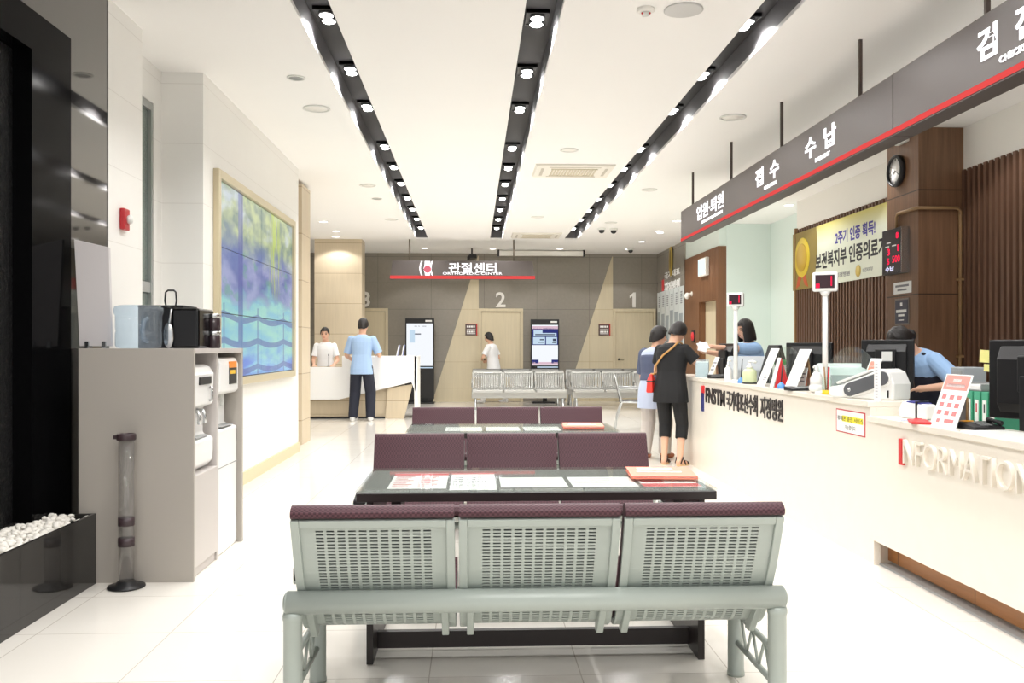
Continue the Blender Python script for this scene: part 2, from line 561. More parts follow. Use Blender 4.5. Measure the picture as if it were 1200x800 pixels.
m = MB(); m.box(-2.9, -2.86, 6.4, 7.2, 0, CEIL)
struct('wall_left_beyond', m, W['stone'], 'dim wall behind the niche glass')
m = MB(); m.box(-2.9, -2.17, 7.23, 11.1, 0, CEIL)
struct('wall_left', m, W['white_tile'], 'white wall carrying the video display')
m = MB(); m.box(-2.17, -2.155, 7.23, 11.1, 0, 0.12)
struct('baseboard_left', m, W['base_beige'])
m = MB(); m.box(-2.9, -2.27, 11.85, 12.45, 0, 3.46)
struct('wall_left_wood_pier', m, W['beige_wood'], 'pale wood pier at the end of the left wall')
m = MB(); m.box(-5.2, -5.1, 11.0, BACK, 0, CEIL); m.box(-5.1, -2.9, 11.0, 11.1, 0, CEIL)
struct('wall_left_far', m, W['white'])
m = MB(); m.box(-3.25, -2.285, 18.3, 18.8, 0, CEIL)
struct('column_1', m, W['beige_wood'], 'square wood clad column behind the desk')

# ---- right side
XR = 4.37
m = MB(); m.box(XR, XR + 0.2, 18.2, BACK, 0, CEIL)
struct('wall_right_stone', m, W['stone'], 'grey stone wall carrying the directory')
m = MB()
m.box(XR + 0.03, XR + 0.15, 17.02, 18.2, 0, 3.1); m.box(XR + 0.03, XR + 0.15, 15.7, 15.9, 0, 3.1); m.box(XR + 0.03, XR + 0.15, 15.9, 17.02, 2.16, 3.1)
y = 15.7
while y < 18.19:
    z0 = 2.16 if 15.88 < y + 0.03 < 17.04 else 0
    m.box(XR, XR + 0.03, y, y + 0.07, z0, 3.1); y += 0.085
W['slat_brown'] = panels('brown_slats_far', srgb(122, 84, 56), srgb(48, 34, 26), [], 0.01, 0.45, 0.12, 6.0, (7, 7, 0.3))
struct('wall_right_wood', m, W['slat_brown'], 'brown slatted wood wall with a doorway')
m = MB(); m.box(XR + 0.12, XR + 0.16, 15.9, 17.02, 0, 2.16)
struct('door_4', m, W['door_wood'], 'pale door set in the brown slatted wall')
m = MB(); m.box(XR + 0.02, XR + 0.2, 15.72, 18.2, 3.1, CEIL); m.box(XR + 0.15, 5.4, 15.7, 15.9, 0, CEIL); m.box(5.32, 5.5, 11.5, 15.7, 0, CEIL)
struct('wall_right_corridor', m, W['mint'], 'pale mint walls of the side corridor')
XS = 4.45
def slat_wall(y0, y1, name):
    m = MB(); m.m = 1; m.box(XS + 0.04, XS + 0.12, y0, y1, 0, 2.9)
    m.m = 0; y = y0
    while y < y1 - 0.03:
        m.box(XS, XS + 0.045, y, y + 0.042, 0, 2.91); y += 0.085
    struct(name, m, [W['walnut_slat'], W['slat_gap']], 'dark walnut slatted wall')
slat_wall(8.53, 12.06, 'wall_right_slats')
slat_wall(2.6, 7.92, 'wall_right_slats_front')
m = MB(); m.box(XS - 0.02, XS + 0.14, 12.06, 12.10, 0, 2.93)
struct('trim_7', m, W['brown_edge'], 'light wood edge of the slatted wall')
m = MB(); m.box(XS + 0.02, XS + 0.2, 2.5, 12.1, 2.9, CEIL); m.box(XS + 0.12, XS + 0.2, 2.5, 12.1, 0, 2.9)
struct('wall_right', m, W['white'], 'white wall above the slats')
m = MB(); m.box(3.42, XS + 0.02, 2.5, 12.1, 3.3, CEIL)
struct('ceiling_soffit', m, W['ceiling'], 'lowered ceiling over the counter')
m = MB(); m.box(4.05, XS + 0.05, 7.92, 8.53, 0, 3.3)
struct('column_2', m, W['walnut'], 'walnut clad column behind the counter')
# ================================================================ BENCHES AND TABLES
PROF = [(-.096, .740), (-.079, .698), (-.060, .65), (-.038, .60), (-.012, .545), (.016, .495), (.045, .45), (.068, .41), (.092, .372), (.125, .338), (.17, .316), (.23, .312), (.30, .325), (.38, .35), (.47, .382), (.55, .405)]


def resample(pts, step):
    out = [Vector((0, *pts[0]))]; acc = 0
    P = [Vector((0, *p)) for p in pts]
    L = [0]
    for a, b in zip(P, P[1:]): L.append(L[-1] + (b - a).length)
    def at(s):
        for i in range(len(L) - 1):
            if s <= L[i + 1] + 1e-9:
                t = (s - L[i]) / (L[i + 1] - L[i]); return P[i].lerp(P[i + 1], t)
        return P[-1]
    return at, L[-1]


P_AT, P_LEN = resample(PROF, 0.01)
def p_n(s):
    d = (P_AT(min(s + .004, P_LEN)) - P_AT(max(s - .004, 0))).normalized()
    return Vector((0, -d.z, d.y))            # towards the sitter (front / up)


def shell_mesh(cx, w):
    """perforated pressed-steel back and seat in one curved sheet"""
    m = MB()
    ncol, pitch, slot = 11, w * 0.0705, w * 0.050
    x0 = cx - pitch * ncol / 2
    xs = [(cx - w / 2, False)]
    for i in range(ncol):
        a = x0 + i * pitch + (pitch - slot) / 2
        xs += [(a, True), (a + slot, False)]
    xs.append((cx + w / 2, False))
    ss = [(0, False)]
    s = 0.043
    while s < P_LEN - 0.07:
        ss += [(s, True), (s + 0.0058, False)]; s += 0.0130
    ss.append((P_LEN, False))
    idx = {}
    V = []
    for j, (s, _) in enumerate(ss):
        p = P_AT(s)
        for i, (x, _) in enumerate(xs):
            idx[i, j] = len(V); V.append((x, p.y, p.z))
    F = []
    for j in range(len(ss) - 1):
        for i in range(len(xs) - 1):
            if xs[i][1] and ss[j][1]: continue
            F.append((idx[i, j], idx[i + 1, j], idx[i + 1, j + 1], idx[i, j + 1]))
    m.add(V, F, False)
    return m


def cushion_mb(cx, w, wrinkle=None):
    m = MB()
    inner = []; outer = []
    s = 0.0
    while s < P_LEN:
        p = P_AT(s); n = p_n(s)
        inner.append(p + n * .008)
        outer.append(p + n * (.050 if s < .40 else .062)); s += 0.022
    t = (P_AT(0) - P_AT(.01)).normalized(); n = p_n(0.0); p0 = P_AT(0)
    top = [p0 + n * .050 + t * .010, p0 + n * .044 + t * .026, p0 + n * .028 + t * .036, p0 + n * .006 + t * .036, p0 - n * .010 + t * .029, p0 - n * .014 + t * .017, p0 - n * .010 + t * .008, p0 + n * .006 + t * .006]
    e = P_AT(P_LEN); ne = p_n(P_LEN); te = (P_AT(P_LEN) - P_AT(P_LEN - .01)).normalized()
    front = [e + ne * .05 + te * .02, e + ne * .025 + te * .03, e + ne * .008 + te * .02]
    poly = [(p.y, p.z) for p in (outer[::-1] + top + inner + front[::-1])]
    m.prism(poly, cx - w / 2, cx + w / 2, 'x', True)
    return m


def make_bench(label, group):
    t = thing('waiting_bench', label, 'bench', (0, 0, 0), 0, group)
    W_, PIT = .528, .545
    for k in (-1, 0, 1):
        cx = k * PIT
        m = shell_mesh(cx, W_ - .03)
        sh = m.build('seat_shell', W['bench_metal'], t)
        sd = sh.modifiers.new('thick', 'SOLIDIFY'); sd.thickness = .004; sd.offset = 0
        # pressed rim round the sheet
        m = MB()
        for sx in (-1, 1):
            x = cx + sx * (W_ / 2 - .012)
            ri = []
            s = 0.0
            while s <= P_LEN:
                p = P_AT(s); n = p_n(s)
                ri.append([p + n * .006 + Vector((x - .014, 0, 0)), p + n * .006 + Vector((x + .014, 0, 0)), p - n * .013 + Vector((x + .014, 0, 0)), p - n * .013 + Vector((x - .014, 0, 0))]); s += .03
            m.loft(ri, False)
        p = P_AT(.012); n = p_n(.012); dd = (P_AT(.03) - P_AT(0)).normalized()
        a = p + n * .006 - dd * .012; b = p + n * .006 + dd * .016; c = p - n * .013 + dd * .016; d = p - n * .013 - dd * .012
        m.prism([(q.y, q.z) for q in (a, b, c, d)], cx - W_ / 2 + .026, cx + W_ / 2 - .026, 'x')
        m.build('seat_frame', W['bench_metal'], t, .003)
        # the two brackets that hold the seat on the beam
        for sx in (-1, 1):
            m = MB()
            x = cx + sx * (W_ / 2 - .035)
            m.prism([(-.005, .475), (.03, .475), (.085, .40), (.17, .31), (.17, .285), (.13, .285), (.03, .40), (-.005, .41)], x - .012, x + .012, 'x')
            m.build('seat_bracket', W['bench_metal'], sh, .003)
        cu = cushion_mb(cx, W_).build('cushion', W['burgundy'], t, .010, 3)
        m = MB(); A_ = []; B_ = []
        s = 0.02
        while s < P_LEN - .02:
            p = P_AT(s); n = p_n(s); A_.append(p + n * .0045); B_.append(p + n * .0075); s += .03
        m.prism([(q.y, q.z) for q in A_ + B_[::-1]], cx - W_ / 2 + .03, cx + W_ / 2 - .03, 'x'); m.build('slot_shade_sheet', W['black_soft'], cu)  # added black sheet behind the shell, stands in for shade in the slots
    m = MB(); m.cyl((-.84, 0, .443), (.84, 0, .443), .039, n=28)
    m.lathe([(.0001, -.012), (.025, -.011), (.036, -.004), (.039, 0)], (-.84, 0, .443), 28, Matrix.Rotation(PI / 2, 3, 'Y'))
    m.lathe([(.039, 0), (.036, .004), (.025, .011), (.0001, .012)], (.84, 0, .443), 28, Matrix.Rotation(PI / 2, 3, 'Y'))
    m.build('beam', W['bench_metal'], t)
    m = MB(); m.cyl((-.80, .48, .345), (.80, .48, .345), .018, n=14)
    m.build('front_rail', W['bench_metal'], t)
    for sx in (-1, 1):
        x = sx * .822
        m = MB(); m.lathe([(.034, 0), (.034, .012), (.0315, .02), (.0315, .385), (.034, .388), (.034, .402), (.030, .414)], (x, 0, 0), 24)
        m.build('leg', W['bench_metal'], t)
        m = MB(); m.lathe([(.034, 0), (.034, .012), (.0315, .02), (.0315, .33), (.028, .345)], (x, .48, 0), 24)
        m.build('leg', W['bench_metal'], t)
        m = MB()
        for z in (.25, .135): m.cyl((x, .02, z), (x, .46, z), .0115, n=10)
        ys = [.06, .13, .20, .27, .34, .41]
        for i in range(5):
            a, b = ((.25, .135) if i % 2 else (.135, .25))
            m.cyl((x, ys[i], a), (x, ys[i + 1], b), .006, n=8)
        m.build('leg_truss', W['bench_metal'], t)
        m = MB(); m.cyl((sx * .80, .33, .432), (sx * .885, .33, .432), .014, n=12); m.cyl((sx * .80, .33, .35), (sx * .80, .33, .432), .012, n=10)
        m.build('side_bar', W['bench_metal'], t)
        m = MB(); m.prism([(.26, .446), (.40, .446), (.40, .47), (.26, .50)], sx * .81, sx * .875, 'x')
        m.build('side_pad', W['black_soft'], t, .008)
    return t


b1 = make_bench('nearest three-seat bench, its grey perforated metal backs turned to the camera', 'three-seat waiting benches')
b1.location = (.2175, 3.0, 0)
dup(b1, (.225, 5.22, 0), PI, 'three-seat bench facing the camera, burgundy backrests right behind the nearer glass-topped table')
dup(b1, (.29, 7.52, 0), PI, 'three-seat bench facing the camera, smaller burgundy backrests beyond the farther glass-topped table')

# ---- glass topped tables
W['table_black'] = mat('table_black_wood', srgb(40, 33, 32), 0.35, noise=0.15, nscale=30)
W['table_top'] = mat('table_felt', srgb(74, 77, 73), 0.6)
W['table_glass'] = clear('table_glass', (0.965, 0.985, 0.975, 1), 0.03, 0.985)


def make_table(label):
    t = thing('table', label, 'table', (0, 0, 0), 0, 'low glass-topped tables between the benches')
    m = MB(); m.box(-.735, .735, 0, .66, .672, .708)
    m.build('table_top', W['table_black'], t, .003)
    m = MB(); m.box(-.725, .725, .01, .65, .708, .7092)
    m.build('writing_mat', W['table_top'], t)
    m = MB(); m.box(-.738, .738, -.003, .663, .7115, .7195)
    m.build('glass_sheet', W['table_glass'], t, .0015)
    for x in (-.70, .67):
        m = MB(); m.box(x, x + .028, .05, .61, 0, .672)
        m.build('leg', W['table_black'], t, .002)
    for x in (-.60, .57):
        m = MB(); m.box(x, x + .04, .06, .60, .62, .672)
        m.build('support', W['table_black'], t, .002)
    m = MB(); m.box(-.672, .67, .20, .235, .015, .085)
    m.build('stretcher', W['table_black'], t, .002)
    return t


t1 = make_table('long dark table with glass sheet over papers, directly beyond the grey metal bench backs')
t1.location = (.262, 3.60, 0)
dup(t1, (.272, 6.08, 0), None, 'long dark table with glass sheet, behind the middle bench and before the farthest burgundy bench')


def sheet(name, label, x0, x1, y0, y1, z, mats, lines=None, group=None, cat='paper', skew=0):
    t = thing(name, label, cat, ((x0 + x1) / 2, (y0 + y1) / 2, z), skew, group)
    a, b = (x1 - x0) / 2, (y1 - y0) / 2
    m = MB(); m.box(-a, a, -b, b, 0, .0007)
    m.build('sheet', mats, t)
    if lines:
        for nm, mt, fn in lines:
            m = MB(); fn(m, a, b); m.build(nm, mt, t)
    return t


def rows(n, cols=1, frac=.8, hh=.25, top=.8, bot=-.85):
    def fn(m, a, b):
        for i in range(n):
            yy = b * (top + (bot - top) * (i + .5) / n); h = b * (top - bot) / n * hh
            for c in range(cols):
                x0 = -a * .88 + c * (2 * a * .88) / cols; x1 = x0 + 2 * a * .88 / cols * (frac - .12 * ((i * 7 + c * 3) % 3))
                m.box(x0, x1, yy - h / 2, yy + h / 2, .0008, .0011)
    return fn


def band(y0, y1, x0=-1, x1=1):
    def fn(m, a, b): m.box(a * x0, a * x1, b * y0, b * y1, .0008, .0012)
    return fn


ZP = .7095
PG = 'notices under the glass of the nearer table'
sheet('notice_sheet', 'white notice with red heading bar, leftmost under the glass of the nearer table', -.36, -.115, 3.70, 4.14, ZP, W['paper'],
      [('heading', W['ink_red'], band(.72, .95)), ('lines', W['ink_red'], rows(9, 2, .75, .35, .62, -.9))], PG)
sheet('notice_sheet', 'white printed notice with thin lines, second from left under the nearer glass', -.10, .095, 3.66, 4.14, ZP, W['paper'],
      [('heading', W['ink_red'], band(.86, .97)), ('lines', W['ink_grey'], rows(7, 1, .9, .3, .75, -.8))], PG)
sheet('notice_sheet', 'blank looking white sheet right of centre under the nearer glass', .115, .40, 3.72, 4.00, ZP, W['paper'],
      [('lines', W['ink_grey'], rows(5, 1, .9, .06))], PG)
sheet('notice_sheet', 'white sheet beside the coral folder under the nearer glass', .42, .70, 3.72, 4.00, ZP, W['paper'],
      [('lines', W['ink_grey'], rows(4, 1, .8, .06))], PG)
sheet('leaflet', 'red and white leaflet half covered by the coral folder on the nearer table', .72, .965, 3.70, 4.12, ZP, W['paper'],
      [('heading', W['ink_red'], band(-.95, -.55)), ('panel', W['ink_red'], band(-.4, .9, -.9, -.1))], PG, 'leaflet')
PG2 = 'sheets under the glass of the farther table'
for x0, x1, l in ((-.20, .06, 'leftmost white sheet under the glass of the farther table'), (.09, .33, 'middle white sheet under the glass of the farther table'), (.36, .62, 'white sheet next to the folder under the glass of the farther table')):
    sheet('notice_sheet', l, x0, x1, 6.22, 6.52, ZP, W['paper'], [('lines', W['ink_grey'], rows(5, 1, .9, .06))], PG2)


def folder(label, x, y, rz):
    t = thing('folder', label, 'folder', (x, y, .7198), rz, 'coral folders lying on the tables')
    m = MB(); m.box(-.145, .145, -.13, .13, 0, .006)
    m.build('back_cover', W['coral'], t, .001)
    m = MB(); m.box(-.138, .138, -.124, .124, .006, .011)
    m.build('papers', W['paper'], t)
    m = MB(); m.obox((0, .002, .0145), (.29, .262, .004), (R(1.2), 0, 0))
    m.build('front_cover', W['coral'], t, .001)
    m = MB(); m.obox((-.02, .06, .0195), (.16, .05, .001), (R(1.2), 0, 0)); m.obox((-.01, -.02, .0175), (.2, .025, .001), (R(1.2), 0, 0))
    m.build('title_label', W['paper'], t)
    return t


folder('coral folder lying on the nearer table, over the red leaflet', .845, 3.98, R(-4))
folder('coral folder lying on the farther table at its right end', .79, 6.40, R(-3))

# ---- steel benches by the doors
W['bench_steel'] = mat('ribbed_steel', srgb(186, 186, 182), 0.35, metal=0.6)
W['rail_dark'] = mat('rail_dark', srgb(110, 110, 108), 0.4, metal=0.5)
def steel_bench(label):
    t = thing('steel_bench', label, 'bench', (0, 0, 0), 0, 'ribbed steel benches by the numbered doors')
    for k in (-1, 0, 1):
        cx = k * .655
        m = MB()
        w = .60
        for i in range(15):
            x = cx - w / 2 + .03 + i * (w - .06) / 14
            m.tube([(x, .03, .74), (x, .01, .62), (x, -.01, .50), (x, -.04, .435), (x, -.10, .41), (x, -.30, .40), (x, -.46, .42), (x, -.50, .405)], .0125, 6)
        m.build('ribs', W['bench_steel'], t)
        m = MB()
        for x in (cx - w / 2, cx + w / 2):
            m.tube([(x, .035, .75), (x, .01, .62), (x, -.01, .50), (x, -.04, .43), (x, -.10, .40), (x, -.30, .39), (x, -.47, .41), (x, -.52, .39)], .016, 8)
        m.tube([(cx - w / 2, .035, .75), (cx + w / 2, .035, .75)], .018, 8)
        m.box(cx - w / 2, cx + w / 2, .045, .055, .66, .79)
        m.box(cx - w / 2, cx + w / 2, -.53, -.49, .36, .415)
        m.build('seat_frame', W['bench_steel'], t, .004)
        m = MB(); m.tube([(cx - w / 2 - .02, -.02, .45), (cx - w / 2 - .02, -.08, .56), (cx - w / 2 - .02, -.2, .58), (cx - w / 2 - .02, -.26, .55)], .012, 6)
        m.build('armrest', W['steel'], t)
    m = MB(); m.box(-.98, .98, -.36, -.24, .24, .37); m.build('beam', W['bench_steel'], t, .005)
    m = MB(); m.box(-.96, .96, .05, .075, .765, .805); m.build('top_rail', W['rail_dark'], t, .004)
    for sx in (-.90, .90):
        m = MB(); m.tube([(sx, -.48, .01), (sx, -.44, .08), (sx, -.25, .33), (sx, -.23, .34)], .022, 8); m.tube([(sx, .04, .01), (sx, 0, .08), (sx, -.21, .33), (sx, -.23, .34)], .022, 8)
        m.lathe([(.03, 0), (.03, .015)], (sx, -.48, 0), 12); m.lathe([(.03, 0), (.03, .015)], (sx, .04, 0), 12)
        m.build('leg', W['steel'], t)
    return t


s1 = steel_bench('left ribbed steel bench of the front pair, below the wall screen')
s1.location = (.94, 18.6, 0)
dup(s1, (3.02, 18.6, 0), None, 'right ribbed steel bench of the front pair, partly behind the two women')
dup(s1, (.94, 19.75, 0), None, 'second-row steel bench, only its top rail showing behind the left front bench')
dup(s1, (3.02, 19.75, 0), None, 'steel bench of the second row near door 1, only its top rail showing')

# ---- metal armchair beside the women
t = thing('armchair', 'grey metal frame chair with dark back, standing left of the two women', 'chair', (2.47, 13.75, 0), R(-98))
W['chair_mesh'] = mat('dark_mesh', srgb(70, 68, 68), 0.6)
for sx in (-.25, .25):
    m = MB(); m.tube([(sx, .25, 0), (sx, .22, .3), (sx, .20, .44), (sx, -.16, .45), (sx, -.24, .2), (sx, -.27, 0)], .013, 8)
    m.build('leg_frame', W['steel'], t)
    m = MB(); m.tube([(sx, -.16, .45), (sx, -.22, .62), (sx, -.2, .66), (sx, .16, .66), (sx, .21, .60), (sx, .20, .44)], .012, 8)
    m.build('armrest', W['steel'], t)
m = MB(); m.box(-.24, .24, -.2, .22, .435, .465); m.build('seat', W['chair_mesh'], t, .012)
m = MB(); m.prism([(-.20, .47), (-.17, .47), (-.25, .83), (-.28, .83)], -.23, .23, 'x'); m.build('backrest', W['chair_mesh'], t, .012)
m = MB(); m.tube([(-.25, -.17, .45), (-.25, -.265, .84), (.25, -.265, .84), (.25, -.17, .45)], .013, 8); m.build('back_frame', W['steel'], t)
# ================================================================ LEFT SIDE
# planter with pebbles below the water wall
t = thing('pebble_planter', 'long low polished dark stone trough below the black water wall', 'planter', (-2.185, 3.4, 0))
m = MB(); m.box(.095, .115, -1.5, 1.57, 0, .385); m.box(-.215, -.195, -1.5, 1.57, 0, .385); m.box(-.195, .095, 1.55, 1.57, 0, .385); m.box(-.195, .095, -1.5, -1.48, 0, .385)
m.build('trough_wall', W['granite_panel'], t, .002)
m = MB(); m.box(-.195, .095, -1.48, 1.55, .0, .31); m.build('trough_bed', W['black_soft'], t)
W['pebble'] = mat('white_pebbles', srgb(238, 234, 226), 0.6, noise=0.06, nscale=15)
m = MB()
for i in range(1150):
    x = rnd.uniform(-.20, .085); y = rnd.uniform(-.9, 1.53); s = rnd.uniform(.012, .022)
    hump = .025 * (1 - ((x + .05) / .16) ** 2)
    Mx = Euler((rnd.uniform(-.6, .6), rnd.uniform(-.6, .6), rnd.uniform(0, 6))).to_matrix()
    m.ell((x - 2.185, y + 3.4, .325 + rnd.uniform(0, .035) + hump), (s * 1.25, s, s * .75), Mx, 8, 5)
o = m.build('white_pebbles', W['pebble'])
tag(o, 'heap of white pebbles filling the dark stone trough', 'pebbles', None, 'stuff')

# cabinet with the two water dispensers
CY, CX0, CX1, CH_ = 4.975, -2.17, -1.545, 1.29
t = thing('dispenser_cabinet', 'tall taupe cabinet with open bays housing the two white water dispensers', 'cabinet', (CX0, CY, 0))
D = CX1 - CX0
m = MB(); m.box(0, D, 0, .03, 0, CH_); m.build('side_panel', W['taupe'], t, .002)
m = MB(); m.box(0, D - .02, .51, .54, 0, CH_); m.build('divider', W['taupe_light'], t, .002)
m = MB(); m.box(0, D, 1.02, 1.05, 0, CH_); m.build('side_panel', W['taupe'], t, .002)
m = MB(); m.box(0, D, .03, 1.02, CH_ - .03, CH_); m.build('cabinet_top', W['taupe_light'], t, .002)
m = MB(); m.box(0, .02, .03, 1.02, 0, CH_ - .03); m.build('back_panel', W['taupe_light'], t)
m = MB(); m.box(.05, D - .01, .035, .505, .06, .575); m.box(.05, D - .03, .035, .505, 0, .06); m.build('base_door', W['taupe_light'], t, .003)
W['disp_white'] = mat('dispenser_white', srgb(238, 238, 236), 0.3)
# counter-top water purifier in the first bay
t = thing('water_dispenser', 'white tabletop water purifier in the nearer bay of the taupe cabinet', 'water dispenser', (CX0 + .25, CY + .27, .58), 0, 'water dispensers in the taupe cabinet')
prof = [(-.20, 0), (.30, 0), (.345, .04), (.35, .10), (.35, .18), (.29, .20), (.29, .36), (.35, .38), (.355, .56), (.33, .60), (.30, .615), (-.20, .615)]
m = MB(); m.prism([(x, z) for x, z in prof], -.19, .19, 'y'); m.build('body', W['disp_white'], t, .015, 3)
m = MB(); m.box(.352, .362, -.11, .11, .50, .545); m.build('display_panel', W['black'], t, .002)
for y in (-.05, .05):
    m = MB(); m.tube([(.28, y, .345), (.33, y, .345), (.34, y, .31), (.34, y, .27)], .012, 8); m.build('spout', W['chrome'], t)
m = MB(); m.box(.25, .34, -.11, .11, .19, .20); m.build('drip_tray', W['grey'], t, .003)
m = MB(); m.tube([(.355, .09, .40), (.37, .09, .41), (.37, .09, .47), (.355, .09, .48)], .008, 6); m.build('handle', W['chrome'], t)
# free-standing dispenser in the second bay
t = thing('water_dispenser', 'tall white floor-standing water dispenser in the farther bay of the taupe cabinet', 'water dispenser', (CX0 + .25, CY + .78, 0), 0, 'water dispensers in the taupe cabinet')
prof = [(-.2, 0.0), (.34, 0.0), (.35, .03), (.35, .78), (.27, .80), (.27, .99), (.34, 1.00), (.36, 1.02), (.36, 1.19), (.34, 1.23), (-.2, 1.23)]
m = MB(); m.prism(prof, -.21, .21, 'y'); m.build('body', W['disp_white'], t, .012, 3)
m = MB(); m.box(.358, .366, -.02, .15, 1.06, 1.18); m.build('display_panel', W['black'], t, .002)
W['orange'] = mat('orange_label', srgb(236, 140, 40), 0.5)
m = MB(); m.box(.358, .368, -.02, .14, 1.165, 1.205); m.build('notice_label', W['orange'], t, .001)
m = MB(); m.box(.366, .369, -.01, .10, 1.125, 1.15); m.build('notice_label', W['yellow'], t, .001)
m = MB()
for y in (-.06, .06): m.tube([(.25, y, .985), (.29, y, .98), (.295, y, .95), (.295, y, .92)], .012, 8)
m.build('tap', W['offwhite'], t)
m = MB(); m.box(.346, .352, -.205, .205, .545, .55); m.build('door_gap', W['grey'], t)
m = MB(); m.box(.24, .345, -.13, .13, .793, .80); m.build('drip_tray', W['grey'], t, .003)

# used-cup collector
t = thing('paper_cup_collector', 'clear upright tube with dark rings on a round foot, before the taupe cabinet', 'cup collector', at_z(148, 688, 0), 0)
m = MB(); m.lathe([(.088, 0), (.098, .004), (.096, .012), (.055, .018), (.046, .035)], n=28); m.build('foot', W['black'], t)
m = MB()
m.lathe([(.040, .03), (.040, .80), (.037, .80), (.037, .03)], n=28)
m.build('tube', clear('smoky_acrylic', (.88, .87, .86, 1), .06, .93), t)
W['dark_band'] = mat('dark_band', srgb(58, 44, 48), 0.4)
for z, hh in ((.335, .045), (.225, .045)):
    m = MB(); m.lathe([(.0425, z), (.0425, z + hh), (.036, z + hh), (.036, z)], n=28); m.build('ring', W['dark_band'], t)
m = MB(); m.lathe([(.047, .795), (.050, .80), (.050, .825), (.046, .83), (.036, .83), (.036, .795)], n=28); m.obox((-.055, 0, .812), (.02, .03, .02)); m.build('rim', W['dark_band'], t)

# things standing on the cabinet
ZC = CH_
t = thing('partition_panel', 'pale grey slab standing on chrome clips at the left end of the cabinet top', 'panel', (-2.145, 5.16, ZC))
m = MB(); m.prism([(-.095, .012), (.085, .012), (.07, .575), (-.125, .62)], -.012, .012, 'y'); m.build('slab', mat('pale_grey_slab', srgb(208, 203, 203), 0.4), t, .003)
for x in (-.05, .045):
    m = MB(); m.box(x - .012, x + .012, -.03, .03, 0, .012); m.box(x - .012, x + .012, -.022, -.013, .012, .04); m.box(x - .012, x + .012, .013, .022, .012, .04); m.build('clip', W['chrome'], t, .002)
t = thing('water_jug', 'empty pale blue water bottle with grip handle lying upended on the cabinet', 'water bottle', (-1.905, 5.14, ZC), 0)
W['jug'] = clear('blue_pet', (.80, .88, .95, 1), .05, .90)
m = MB(); m.lathe([(.085, .0), (.118, .004), (.124, .02), (.124, .09), (.119, .10), (.124, .11), (.124, .185), (.132, .20), (.134, .215), (.128, .235), (.10, .243), (.0, .243)], n=36)
m.build('bottle', W['jug'], t)
m = MB(); m.tube([(.085, -.10, .04), (.075, -.128, .05), (.07, -.135, .10), (.075, -.128, .155), (.085, -.10, .165)], .012, 10); m.build('grip', W['jug'], t)
t = thing('storage_box', 'low matt black case behind the water bottle on the cabinet', 'box', (-1.875, 5.62, ZC), 0)
m = MB(); m.box(-.165, .11, -.13, .13, 0, .245); m.build('case', W['black'], t, .006)
m = MB(); m.box(-.165, .11, -.135, .135, .245, .262); m.build('lid', W['black_soft'], t, .004)
t = thing('bread_bin', 'glossy black box with rounded corners behind the metal ladle on the cabinet', 'box', (-1.685, 5.40, ZC), 0)
m = MB(); m.box(-.075, .085, -.15, .15, 0, .235); m.build('case', mat('gloss_black', srgb(14, 14, 15), .15), t, .014, 3)
m = MB(); m.box(-.06, .07, -.153, -.149, .015, .22); m.build('front_plate', W['black'], t, .003)
t = thing('ladle', 'metal ladle with round bowl and black loop handle upright before the black box', 'ladle', (-1.765, 5.22, ZC), 0)
m = MB(); m.ell((0, 0, .075), (.030, .014, .075), None, 20, 12); m.build('bowl', W['chrome'], t)
m = MB(); m.tube([(0.004, 0, .14), (.012, 0, .20), (.016, 0, .228)], .007, 8); m.build('shaft', W['chrome'], t)
m = MB(); m.tube([(.012, 0, .232), (-.014, 0, .245), (-.02, 0, .275), (-.016, 0, .325), (-.002, 0, .336), (.030, 0, .336), (.042, 0, .325), (.046, 0, .275), (.040, 0, .245)], .0055, 8, True); m.build('handle', W['black'], t)
for i, (z, l) in enumerate(((0, 'lower dark lidded jar beside the black box on the cabinet'), (.105, 'upper dark lidded jar stacked beside the black box'))):
    t = thing('jar', l, 'jar', (-1.585, 5.50, ZC + z), 0, 'jars stacked on the cabinet')
    m = MB(); m.lathe([(.034, 0), (.038, .006), (.038, .075), (.034, .08)], n=20); m.build('glass', mat('jar_dark', srgb(52, 40, 44), .15), t)
    m = MB(); m.lathe([(.037, .08), (.039, .083), (.039, .10), (.036, .105)], n=20); m.build('lid', W['chrome'], t)

# strobe on the pier
p = at_x(143, 257, XL)
t = thing('fire_strobe', 'red fire alarm strobe on the white panelled pier', 'fire alarm', (XL, p.y, p.z))
m = MB(); m.box(0, .035, -.045, .045, -.07, .07); m.build('housing', mat('strobe_red', srgb(176, 30, 38), .4), t, .008)
m = MB(); m.ell((.045, .012, .0), (.022, .03, .03), None, 14, 8); m.build('strobe_lens', W['offwhite'], t)

# ---- video display wall
VY0, VY1, VZ0, VZ1 = 7.50, 10.70, .95, 2.79
t = thing('video_wall', 'large champagne framed wall display of tiled screens showing a painted garden and fence', 'display', (-2.17, (VY0 + VY1) / 2, VZ0))
hw = (VY1 - VY0) / 2; vh = VZ1 - VZ0
m = MB()
m.box(0, .05, -hw, -hw + .07, 0, vh); m.box(0, .05, hw - .07, hw, 0, vh); m.box(0, .05, -hw + .07, hw - .07, 0, .07); m.box(0, .05, -hw + .07, hw - .07, vh - .07, vh)
m.build('frame', W['frame_gold'], t, .004)
m = MB(); m.box(0.002, .012, -hw + .07, hw - .07, .07, vh - .07); m.build('backing', W['black'], t)


